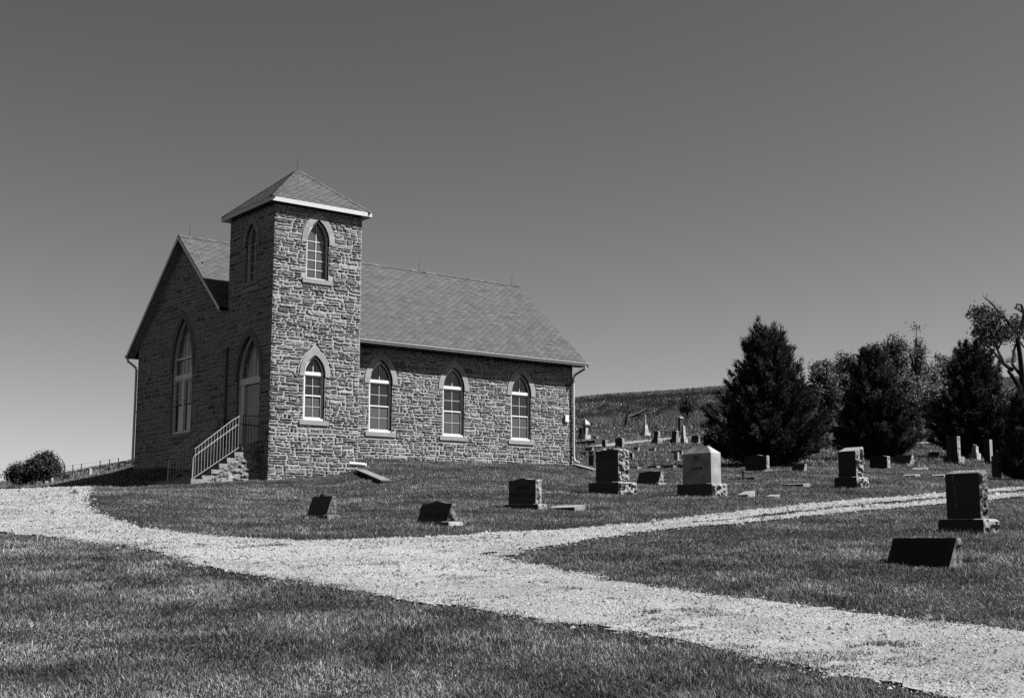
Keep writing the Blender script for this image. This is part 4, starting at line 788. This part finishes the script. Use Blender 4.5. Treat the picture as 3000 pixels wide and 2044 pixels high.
# memorial discs on stakes
def disc(px, py, pyb, r, lb, dep=None):
    P = hit(px, pyb) if dep is None else at(px, pyb, dep); dp = (P-CP)@fw; k = dp/F; z = (pyb-py)*k; r = r*k
    e = empty('memorial_stake', tuple(P), -PI/2-.75, lb, 'memorial stake', 'disc markers on thin stakes'); mb = MB(); mb.tube([(0, -.012, z), (0, .012, z)], r, 14); mb.build('disc', 'iron', e)
    mb = MB(); mb.tube([(0, .014, -.05), (0, .014, z)], max(.006, .25*k), 5); mb.build('stake', 'iron', e)
s = Z6[2]
for x, y, yb, r, lb in ((765, 1335, 1425, 6.5, 'black disc on a stake against the rough right end of the SMITH base'), (1070, 1075, 1110, 3.0, 'small dark disc on a stake behind the middle flat marker'), (1258, 1042, 1092, 2.6, 'small dark disc on a stake behind the right flat marker'), (1218, 892, 915, 1.6, 'tiny dark disc on a stake left of the broad dark slant'), (1325, 890, 912, 1.6, 'tiny dark disc on a stake above the broad dark slant'), (343, 858, 880, 1.9, 'tiny dark disc on a stake left of the SMITH monument top'), (1178, 797, 822, 2.2, 'dark disc on a stake beside the left round-topped stone'), (292, 713, 760, 2.0, 'dark disc on a stake right of the pedestal monument at the church corner')):
    disc(Z6[0]+x*s, Z6[1]+y*s, Z6[1]+yb*s, r, lb)
disc(Z8[0]+2026*Z8[2], Z8[1]+982*Z8[2], Z8[1]+1112*Z8[2], 6.2, 'black disc on a tall thin stake right of the smooth grey tablet')
# ------------------------------------------------------------ trees
def crownmesh(name, C_, dirs, L_, Wd, tone, parent, m):
    n = len(C_); side = np.cross(dirs, RNG.normal(size=(n, 3))); side /= np.linalg.norm(side, axis=1)[:, None]+1e-9
    V = np.stack([C_-side*Wd[:, None]/2, C_+side*Wd[:, None]/2, C_+dirs*L_[:, None]], 1).reshape(-1, 3)
    return npmesh(name, V, np.arange(3*n).reshape(-1, 3), tone, m, parent)
def cedar(px, yb, ytop, rl, label, dep=None, nb=430, skew=0., seed=0):
    rng = np.random.default_rng(seed+100); P = hit(px, yb) if dep is None else at(px, yb, dep); P[2] = gz(P[0], P[1]); dp = (P-CP)@fw; H = (yb-ytop)*dp/F; Rw = rl*dp/F
    e = empty('cedar_tree', tuple(P), 0, label, 'cedar tree', 'cedars in the cemetery'); mb = MB(); mb.tube([(0, 0, -.2), (.05, 0, H*.5), (0, .05, H*.93)], [H*.035, H*.02, .01], 8); mb.build('trunk', 'bark', e)
    Cs, Ds, Ls, Ws, Ts = [], [], [], [], []
    lob = rng.uniform(.74, 1.16, 16)
    for i in range(nb):
        t = rng.beta(1.0, 1.3)*.97; az = rng.uniform(0, 2*PI); r = Rw*(1-t)**.78*1.06*(1 if t > .1 else .86+1.4*t)*lob[int(az/2/PI*16+t*9) % 16]*rng.uniform(.68, 1.16)+.1
        el = R(8+52*t+rng.uniform(-10, 14)); d0 = np.array([math.cos(az)*math.cos(el), math.sin(az)*math.cos(el), math.sin(el)]); z0 = max(.05, t*H-r*math.sin(el)*.75); ns = int(9+17*(1-t)); ss = rng.uniform(.22, 1, ns)**.75
        bt = math.exp(rng.normal(0, .45))
        for s_ in ss:
            curve = np.array([0, 0, .22*r*s_*s_]); pc = np.array([0, 0, z0])+d0*r*s_/max(.35, math.cos(el))*.9+curve
            pc[:2] += np.array([skew*t*H, 0]); m = 13; dd = d0*1.0+rng.normal(0, .55, (m, 3))+np.array([0, 0, .35]); dd /= np.linalg.norm(dd, axis=1)[:, None]
            Cs.append(pc+rng.normal(0, (.05+.035*Rw)*(1.25-.9*s_), (m, 3))); Ds.append(dd); Ls.append(rng.uniform(.10, .26, m)*(1+.2*(Rw > 3))); Ws.append(rng.uniform(.03, .06, m)*dp/62); Ts.append(np.full(m, bt*math.exp(rng.normal(0, .3))))
    for k in range(7):     # leader plumes
        z = np.linspace(H*.84, H*1.0, 18); off = rng.normal(0, .13, 2)*(k > 0)*2; 
        for zz in z: 
            m = 7; f = (zz-H*.84)/(H*.16); dd = rng.normal(0, .7*(1.1-f), (m, 3))+np.array([0, 0, 1.1]); dd /= np.linalg.norm(dd, axis=1)[:, None]; Cs.append(np.array([skew*zz+off[0]*(1+f), off[1]*(1+f), zz*(1-.04*(k > 2)*rng.random())])+rng.normal(0, .05, (m, 3))); Ds.append(dd); Ls.append(rng.uniform(.1, .24, m)); Ws.append(np.full(m, .035)*dp/62); Ts.append(np.full(m, 1.))
    Cs = np.concatenate(Cs); Cs[:, 2] = np.maximum(Cs[:, 2], .05); crownmesh('crown', Cs, np.concatenate(Ds), np.concatenate(Ls), np.concatenate(Ws), np.concatenate(Ts), e, 'needle'); return e
cedar(2255, 1363, 972, 186, 'largest dark cedar, broad and cone-shaped, leftmost in the row', seed=1, nb=620)
cedar(2566, 1348, 1030, 140, 'middle dark cedar between the largest cedar and the gap in the row', dep=72, seed=2, nb=480)
cedar(2862, 1318, 990, 150, 'right dark cedar below the big bare-limbed tree', dep=78, seed=3, nb=500, skew=.0)
cedar(3010, 1408, 1165, 72, 'dark cedar cut off by the right border of the photo', dep=46, seed=4, nb=260)
def leaves(e, Cc, rad_, n, size, tone, rng, m='leaf', squash=.8):
    C_ = Cc[rng.integers(0, len(Cc), n)]+rng.normal(0, 1, (n, 3))*np.array([rad_, rad_, rad_*squash]); d = rng.normal(size=(n, 3)); d /= np.linalg.norm(d, axis=1)[:, None]
    return crownmesh('crown', C_, d, rng.uniform(.7, 1.3, n)*size, rng.uniform(.6, 1., n)*size, tone*1.5*rng.uniform(.45, 1.55, n), e, m)
def broad(px, yb, ytop, rpx, dep, label, seed, nl=5200, size=.26, tone=1., group='trees behind the cedars', clusters=70, rad_=.32, nm='broadleaf_tree', wisp=False, cone=0):
    rng = np.random.default_rng(seed+500); P = at(px, yb, dep); P[2] = gz(P[0], P[1]); zt = at(px, ytop, dep)[2]; H = zt-P[2]; Rw = rpx*dep/F; e = empty(nm, tuple(P), 0, label, 'tree', group); mb = MB(); tr = .035*H
    mb.tube([(0, 0, -.4), (.1, .05, H*.3), (-.1, 0, H*.6), (0, 0, H*.85)], [tr, tr*.75, tr*.45, .05], 7); Cc = []
    for i in range(clusters):
        while True:
            v = rng.uniform(-1, 1, 3)
            if (v**2).sum() < 1 and (v**2).sum() > .12: break
        z = H*(.58+.40*v[2]); w = Rw*(1-.25*max(0, v[2]))*(1-cone*(v[2]+1)/2)*(1+.5*cone); c = np.array([v[0]*w, v[1]*w, z]); Cc.append(c)
        if i % 2 == 0:
            z0 = H*rng.uniform(.25, .6); z0 = min(z0, z*.9); mb.tube([(0, 0, z0), tuple(c*np.array([.5, .5, 1])*np.array([1, 1, 0])+np.array([0, 0, (z0+z)/2-.1])), tuple(c+rng.normal(0, .2, 3))], [tr*.4, tr*.22, .025], 5)
    mb.build('trunk', 'bark', e); leaves(e, np.array(Cc), rad_*Rw/2.6+.12, nl, size, tone, rng); return e
for i, (px, yt, rp_, dp, tn, lb) in enumerate(((2415, 1052, 48, 140, 1.0, 'low rounded tree showing just right of the largest cedar'), (2482, 1028, 52, 150, .9, 'rounded tree peering over the left shoulder of the middle cedar'), (2548, 1008, 48, 160, .75, 'darker tree directly behind the top of the middle cedar'), (2622, 978, 55, 155, .85, 'tallest rounded tree behind the right shoulder of the middle cedar'),
        (2716, 1040, 52, 140, 1.7, 'bright sunlit tree filling the gap between the middle and right cedars'), (2775, 1018, 46, 150, 1.2, 'tree touching the left side of the right cedar'), (2820, 1022, 40, 165, 1.0, 'small tree crown just behind the left edge of the right cedar'), (2668, 1090, 46, 132, 1.4, 'low bright bushy tree at the foot of the tall rounded tree'), (2745, 1120, 44, 128, 1.9, 'lowest and brightest bush in the gap between the cedars'), (2960, 1130, 60, 150, 1.3, 'pale tree low behind the big bare-limbed tree'))):
    broad(px, 1215, yt, rp_, dp, lb, i, tone=tn)
broad(2692, 1215, 938, 26, 135, 'thin wispy tree rising above the others behind the middle cedar', 31, nl=2000, size=.2, tone=1.1, clusters=50, rad_=.62, wisp=False)
# big tree with bare limbs, from its outline
T16 = lambda x, y, dz=0: at(2700+x*.278, 860+y*.278, 98+dz)
P = at(2996, 1290, 98); P[2] = gz(P[0], P[1]); BT = empty('bare_limbed_tree', tuple(P), 0, 'tall half-bare tree with thick dark crooked limbs at the right border of the photo', 'tree'); rng = np.random.default_rng(5)
rel = lambda p: tuple(np.array(p)-P); mb = MB(); W1 = 98/F*.278
def limb(pts, r0, r1, dz=None):
    dz = dz or [0]*len(pts); n = len(pts); mb.tube([rel(T16(x, y, z)) for (x, y), z in zip(pts, dz)], [(r0+(r1-r0)*i/(n-1))*W1 for i in range(n)], 7)
limb([(1066, 1560), (1062, 1100), (1058, 850), (1035, 640), (1012, 490), (1045, 390), (1078, 210), (1050, 120), (1010, 110), (985, 160)], 36, 6)
limb([(1045, 1010), (985, 905), (915, 815)], 30, 17, [0, -1, -2]); limb([(1040, 850), (957, 745), (970, 610), (1000, 520), (985, 430)], 20, 6, [0, 1, 2, 2, 3])
limb([(1000, 420), (935, 330), (860, 240), (775, 152), (720, 85), (655, 38)], 19, 2.5, [0, -1, -1, -2, -2, -3]); limb([(950, 800), (862, 735), (800, 590), (760, 480), (700, 380)], 24, 4, [0, 2, 3, 3, 4]); limb([(862, 735), (740, 590), (640, 500)], 18, 5, [2, 3, 4])
limb([(800, 590), (850, 500), (830, 380)], 12, 3, [3, 3, 2]); limb([(1012, 470), (1075, 560), (1130, 600)], 12, 5)
for i in range(190):
    (x0_, y0_), (x1_, y1_) = random.choice([((935, 330), (775, 152)), ((775, 152), (655, 38)), ((1078, 210), (985, 160)), ((957, 745), (985, 430)), ((862, 735), (1000, 720)), ((1045, 390), (1078, 210)), ((1040, 850), (970, 610))]); t = random.random(); x, y = x0_+(x1_-x0_)*t, y0_+(y1_-y0_)*t
    a = random.uniform(-2.6, -.4); l = random.uniform(25, 85); q = [(x, y)]; 
    for k in range(3): a += random.uniform(-.5, .5); q.append((q[-1][0]+math.cos(a)*l/3, q[-1][1]+math.sin(a)*l/3))
    limb(q, 2.2, .8, [random.uniform(-2, 2)]*4)
mb.build('trunk', 'bark', BT, fix=False)
cl = np.array([rel(T16(x+rng.normal(0, 14), y+rng.normal(0, 14), rng.normal(0, 1.6))) for x, y in ((560, 220), (600, 190), (650, 175), (700, 200), (740, 230), (620, 260), (680, 290), (760, 290), (820, 250), (640, 330), (720, 350), (800, 330), (600, 400), (680, 420), (640, 470), (740, 440), (800, 420), (870, 430), (900, 380), (950, 330), (990, 290), (880, 470), (930, 420), (560, 400), (700, 500), (620, 540), (780, 500), (1040, 440), (1060, 330), (1000, 380)) for _ in range(3)])
leaves(BT, cl, .25, 3600, .2, .45, rng)
T4 = lambda x, y: (x*.21515, 1280+y*.21515)
# bushy trees on the left crest
px, py = T4(600, 0); broad(px, 1432, 1326, 42, 100, 'dark bushy tree beyond the crest on the left, taller of the joined pair', 41, nl=7000, size=.17, tone=.55, group='bushy trees beyond the crest', clusters=70, rad_=.26, cone=.6)
px, py = T4(250, 0); broad(px, 1424, 1361, 34, 106, 'lower bushy tree beyond the crest, left of the taller one', 42, nl=4500, size=.16, tone=.6, group='bushy trees beyond the crest', clusters=50, rad_=.3, cone=.3)
px, py = T4(420, 0); broad(px, 1432, 1348, 26, 102, 'narrow bushy crown wedged between the two trees beyond the crest', 43, nl=3500, size=.16, tone=.55, group='bushy trees beyond the crest', clusters=40, rad_=.3, cone=.5)
def shrub(px, yb, yt, rpx, label, seed, n=1800, size=.1, m='leaf', tone=1., dep=None, nm='shrub'):
    rng = np.random.default_rng(seed); P = hit(px, yb) if dep is None else at(px, yb, dep); P[2] = gz(P[0], P[1]); dp = (P-CP)@fw; H = at(px, yt, dp)[2]-P[2]; Rw = rpx*dp/F; e = empty(nm, tuple(P), 0, label, 'shrub')
    mb = MB(); 
    for k in range(5): mb.tube([(0, 0, -.1), (rng.normal(0, Rw*.3), rng.normal(0, Rw*.3), H*.7)], [.03, .01], 4)
    mb.build('stem', 'bark', e, fix=False); v = rng.normal(size=(40, 3)); v /= np.linalg.norm(v, axis=1)[:, None]; v *= rng.uniform(.3, .9, (40, 1)); Cc = v*np.array([Rw, Rw, H*.45])+np.array([0, 0, H*.5]); leaves(e, Cc, Rw*.22, n, size*dp/60, tone, rng, m)
px, py = T4(930, 0); shrub(px, 1414, 1388, 8, 'pale feathery shrub right of the black slab beyond the crest', 51, m='dry', tone=1.6, dep=84, size=.08)
broad(2013, 1224, 1160, 19, 186, 'small dark ragged tree on the hillside behind the grey pillar', 77, nl=900, size=.26, tone=.33, group=None, clusters=40, rad_=.42)
# fallen limb on the hillside
T14 = lambda x, y, dp=176: at(1680+x*.12048, 1120+y*.12048, dp)
P = T14(1270, 1000); P[2] = gz(P[0], P[1])-.1; e = empty('broken_tree', tuple(P), 0, 'snapped tree stump with a pale stripped trunk leaning from it on the hillside', 'tree'); rel = lambda p: tuple(np.array(p)-P); k14 = 176/F*.12048
mb = MB(); mb.tube([rel(T14(1270, 1030)), rel(T14(1272, 900)), rel(T14(1300, 810)), rel(T14(1360, 722))], [32*k14, 30*k14, 22*k14, 12*k14], 8); mb.build('stump', 'bark', e)
mb = MB(); mb.tube([rel(T14(1300, 860)), rel(T14(1450, 810)), rel(T14(1600, 745)), rel(T14(1720, 680)), rel(T14(1820, 620)), rel(T14(1885, 520))], [16*k14, 26*k14, 34*k14, 26*k14, 20*k14, 10*k14], 8); mb.build('stripped_trunk', 'deadwood', e)
mb = MB(); 
def lb(pts, r0, r1): n = len(pts); mb.tube([rel(T14(x, y, 176+random.uniform(-1, 1))) for x, y in pts], [(r0+(r1-r0)*i/(n-1))*k14 for i in range(n)], 5, cap=False)
lb([(1420, 850), (1600, 790), (1760, 790), (1920, 750), (2060, 700), (2150, 620), (2260, 540), (2400, 440)], 20, 7); lb([(2150, 620), (2140, 540), (2200, 460)], 8, 3); lb([(2060, 700), (2160, 740), (2290, 750), (2400, 800)], 8, 3); lb([(1600, 800), (1520, 980)], 8, 3); lb([(2260, 540), (2330, 600), (2450, 640), (2560, 600)], 9, 3)
for i in range(120):
    x = random.uniform(1420, 2500); y = np.interp(x, [1420, 1700, 2000, 2200, 2500], [880, 820, 780, 650, 480])+random.uniform(-20, 60); a = random.uniform(0, 2*PI); q = [(x, y)]
    for k in range(3): a += random.uniform(-.6, .6); q.append((q[-1][0]+math.cos(a)*38, q[-1][1]+math.sin(a)*38))
    lb(q, 5, 1.6)
mb.build('fallen_branches', 'bark', e, fix=False)
# ------------------------------------------------------------ fence, gate, hooks
def gpt(x, T=Z15, yb=None): return T[0]+x*T[2], T[1]+yb*T[2]
posts = [(190, 690, 150), (560, 600, 140), (1095, 528, 135), (1233, 540, 135), (1380, 510, 135), (1697, 480, 135), (1857, 473, 135), (2010, 450, 135)]
FP = []
for x, y, dp in posts: px, py = gpt(x, Z15, y); p = at(px, py, dp); p[2] = gz(p[0], p[1]); FP.append(p)
e = empty('wire_fence', tuple(FP[0]), 0, 'low wire fence on thin posts along the skyline left of the church', 'fence'); rel = lambda p: tuple(np.array(p)-FP[0])
for p in FP: mb = MB(); mb.tube([rel(p-[0, 0, .1]), rel(p+[0, 0, 1.15])], .05, 5, 1.); mb.build('post', 'iron', e)
for h in (1.08, .72, .36):
    mb = MB(); mb.tube([rel(p+np.array([0, 0, h])) for p in [FP[0]+(FP[0]-FP[1])*1.2]+FP], .011, 4, cap=False); mb.build('wire', 'iron', e)
px, py = gpt(2027, Z15, 441); A_ = at(px, py, 120); A_[2] = gz(A_[0], A_[1]); px, py = gpt(2130, Z15, 433); B_ = at(px, py, 120); B_[2] = gz(B_[0], B_[1]); hg = (441-298)*Z15[2]*120/F
e = empty('pipe_gate', tuple(A_), 0, 'dark pipe gate frame with two rails beside the church wall on the left', 'gate'); rel = lambda p: tuple(np.array(p)-A_)
mb = MB(); z = np.array([0, 0, 1.]); top = max(A_[2], B_[2])+hg
for p in (A_, B_): mb.tube([rel(p-z*.2), rel((p[0], p[1], top-(0 if p is B_ else .1)))], .075, 6)
mb.tube([rel((A_[0], A_[1], top-.1)), rel((B_[0], B_[1], top))], .07, 6); mb.tube([rel((A_[0], A_[1], A_[2]+hg*.5)), rel((B_[0], B_[1], B_[2]+hg*.5))], .04, 5); mb.build('frame', 'iron', e)
d = (B_-A_)/np.linalg.norm((B_-A_)[:2]); C_ = B_+d*9; C_[2] = B_[2]+.4
for f in (.85, .45): mb = MB(); mb.tube([rel(B_+z*hg*f), rel(C_+z*hg*f)], .05, 6); mb.build('rail', 'iron', e)
for cx_, lb_, side, plant in ((1697, 'left plant hook on the crest, its curl facing right', 1, False), (1776, 'right plant hook on the crest with a dark hanging plant', 1, True)):
    px, py = gpt(cx_, Z15, 486); p = at(px, py, 96); p[2] = gz(p[0], p[1])-.1; zt = at(px, 1300+362*Z15[2], 96)[2]-p[2]; e = empty('plant_hook', tuple(p), -YAW, lb_, 'plant hook', 'plant hooks on the crest')
    mb = MB(); pts = [(0, 0, 0), (0, 0, zt-.16)]+[(.14-.14*math.cos(t), 0, zt-.16+.16*math.sin(t)) for t in np.linspace(.3, PI*1.15, 9)]; mb.tube(pts, .018, 5); mb.build('rod', 'iron', e)
    if plant:
        rng = np.random.default_rng(9); pl = empty('hanging_plant', tuple(p+np.array([rt[0]*.27, rt[1]*.27, zt-.35])), 0, 'dark plant hanging from the right hook on the crest', 'plant'); Cc = rng.normal(0, .07, (12, 3)); leaves(pl, Cc, .06, 400, .06, .5, rng)
# ------------------------------------------------------------ grass
foot = np.array(FOOT)
def keep(x, y, dep):
    k = ~(roadmask(x+RNG.normal(0, .11, len(x)), y+RNG.normal(0, .11, len(x)), .07) & ~turf_on_road(x, y))
    k &= ~((x > -.0) & (x < XE) & (y > YN) & (y < YB)); k &= ~((x > 0) & (x < Tw) & (y > 0) & (y < Td)); k &= ~((x > -2.62) & (x < 0) & (y > .28) & (y < 2.95))
    for fx, fy, w, d in foot:
        k &= ~((x > fx+.01) & (x < fx+d-.01) & (y > fy+.01) & (y < fy+w-.01))
    return k
def blades(name, n, dmin, dmax, pw, hmul, wmul, m, seed, q0=-.46, q1=.46, extra=None):
    x, y, dp = polar_sample(n, dmin, dmax, q0, q1, pw)
    # clump: pull blades towards tuft centres
    k = keep(x, y, dp); onr = roadmask(x[k], y[k], .07); x, y, dp = x[k], y[k], dp[k]; thin = onr & (RNG.random(len(x)) < .35); x, y, dp, onr = x[~thin], y[~thin], dp[~thin], onr[~thin]; n = len(x)
    pat = fbm(x*.55, y*.55, 61); fine = fbm(x*3.5, y*3.5, 71)
    h = hmul*(.3+1.2*pat*fine*3.6)*np.exp(RNG.normal(0, .3, n)); tall = RNG.random(n) < .012; h[tall] *= 1.8; h = np.clip(h, .015, hmul*3.2); h[onr] *= .6
    w = (.0028+.00031*dp)*wmul*RNG.uniform(.6, 1.4, n); th = RNG.uniform(0, 2*PI, n); wd = fbm(x*.8, y*.8, 81)*4*PI; ln = RNG.uniform(.15, 1.1, n)*h
    lx = np.cos(th)*ln+np.cos(wd)*h*.22; ly = np.sin(th)*ln+np.sin(wd)*h*.22; ph = RNG.uniform(0, 2*PI, n); z = gz(x, y)-.006+np.where(onr, .012+.0006*dp, 0)
    c = np.stack([x, y, z], -1); s_ = np.stack([np.cos(ph)*w/2, np.sin(ph)*w/2, np.zeros(n)], -1); midp = c+np.stack([lx*.35, ly*.35, h*.62], -1); tipp = c+np.stack([lx, ly, h*.95], -1)
    tone = np.clip((.18+2.4*fbm(x*.8, y*.8, 91)**1.7*(.6+.8*fbm(x*4, y*4, 92)))*1.35*np.exp(RNG.normal(0, .45, n)), .12, 3.2); dryb = RNG.random(n) < .05; tone[dryb] *= 2.0
    if dmax < 40:
        V = np.stack([c-s_, c+s_, midp+s_*.8, midp-s_*.8, tipp], 1).reshape(-1, 3); Fc = np.array([[0, 1, 2], [0, 2, 3], [3, 2, 4]])[None]+np.arange(n)[:, None, None]*5; rep = 3
    else: V = np.stack([c-s_, c+s_, tipp], 1).reshape(-1, 3); Fc = np.array([[0, 1, 2]])[None]+np.arange(n)[:, None, None]*3; rep = 1
    o = npmesh(name, V, Fc.reshape(-1, 3), np.repeat(tone, rep), m); structure(o, 'stuff'); return o
blades('grass', 560000, 6.8, 20, .6, .025, 1., 'grass', 1)
blades('grass', 560000, 20, 62, .75, .032, 1.1, 'grass', 2)
blades('grass', 150000, 62, 150, .7, .09, 1.6, 'grass', 3)
def clumps(name, pts, spread, n, h, w, m, tone):
    xs, ys = [], []
    for px, py in pts: p = hit(px, py, 100); xs.append(p[0]); ys.append(p[1])
    k = RNG.integers(0, len(xs), n); x = np.array(xs)[k]+RNG.normal(0, spread, n); y = np.array(ys)[k]+RNG.normal(0, spread, n); z = gz(x, y)-.05; hh = h*RNG.uniform(.4, 1.2, n); ph = RNG.uniform(0, 2*PI, n); ww = w*RNG.uniform(.5, 1, n)
    c = np.stack([x, y, z], -1); s_ = np.stack([np.cos(ph)*ww/2, np.sin(ph)*ww/2, 0*z], -1); t_ = c+np.stack([RNG.normal(0, .25, n)*hh, RNG.normal(0, .25, n)*hh, hh], -1)
    structure(npmesh(name, np.stack([c-s_, c+s_, t_], 1).reshape(-1, 3), np.arange(3*n).reshape(-1, 3), tone*RNG.uniform(.4, 1.5, n), m), 'stuff')
clumps('tall_dry_grass', [(x, y) for x in range(1800, 2110, 14) for y in ((1236, 1242) if x < 1920 else (1222, 1236, 1244))], 2.2, 16000, 1.1, .09, 'dry', 1.7)
clumps('hillside_scrub', [(random.uniform(1700, 2130), random.uniform(1160, 1225)) for _ in range(70)], .9, 14000, .7, .12, 'dry', .55)
def litter(name, n, d0, d1, m, lo, hi):
    x, y, dp = polar_sample(n, d0, d1, -.44, .44, 1.2); k = ~roadmask(x, y, .07) & keep(x, y, dp); x, y, dp = x[k], y[k], dp[k]; n = len(x); s_ = RNG.uniform(lo, hi, n)*np.clip(dp/14, .8, 2.2); a = RNG.uniform(0, 2*PI, n); z = gz(x, y)+.022
    d = np.stack([np.cos(a), np.sin(a), RNG.uniform(-.4, .4, n)], -1)*s_[:, None]; e_ = np.stack([-np.sin(a), np.cos(a), RNG.uniform(-.5, .5, n)], -1)*s_[:, None]*.4; c = np.stack([x, y, z], -1)
    structure(npmesh(name, np.stack([c-d, c+e_, c+d, c-e_], 1).reshape(-1, 3), np.arange(4*n).reshape(-1, 4), RNG.uniform(.5, 1.6, n), m), 'stuff')
clumps('skyline_weeds', [(x+random.uniform(-9, 9), 1172-(x-1700)*.063+6) for x in range(1700, 2130, 11)], 1.6, 5000, .9, .07, 'dry', .4)
blades('prairie_grass', 200000, 150, 330, 1.0, .13, 3.0, 'dry', 4, q0=-.42, q1=.42)
mb = MB(); a, b = at(308, 847, 3800), at(407, 858, 4000); mb.tube([a, a*.5+b*.5+np.array([0, 0, 1.5]), b], [.2, .45, .3], 5)
tag(mb.build('contrail', 'concrete'), 'thin faint aircraft contrail in the sky left of the church gable', 'contrail')
litter('fallen_leaves', 1500, 7, 45, 'dry', .012, .032)
litter('clover', 26000, 7, 30, 'grass', .008, .016)
for q0_, q1_ in ((.46, .85), (-.85, -.46)):
    blades('grass', 130000, 5, 32, .8, .028, 1.8, 'grass', 7, q0=q0_, q1=q1_); blades('grass', 60000, 32, 120, .8, .05, 2.2, 'grass', 8, q0=q0_, q1=q1_)
blades('grass', 60000, 3.2, 6.9, 1.0, .025, 1.3, 'grass', 9, q0=-.6, q1=.6)
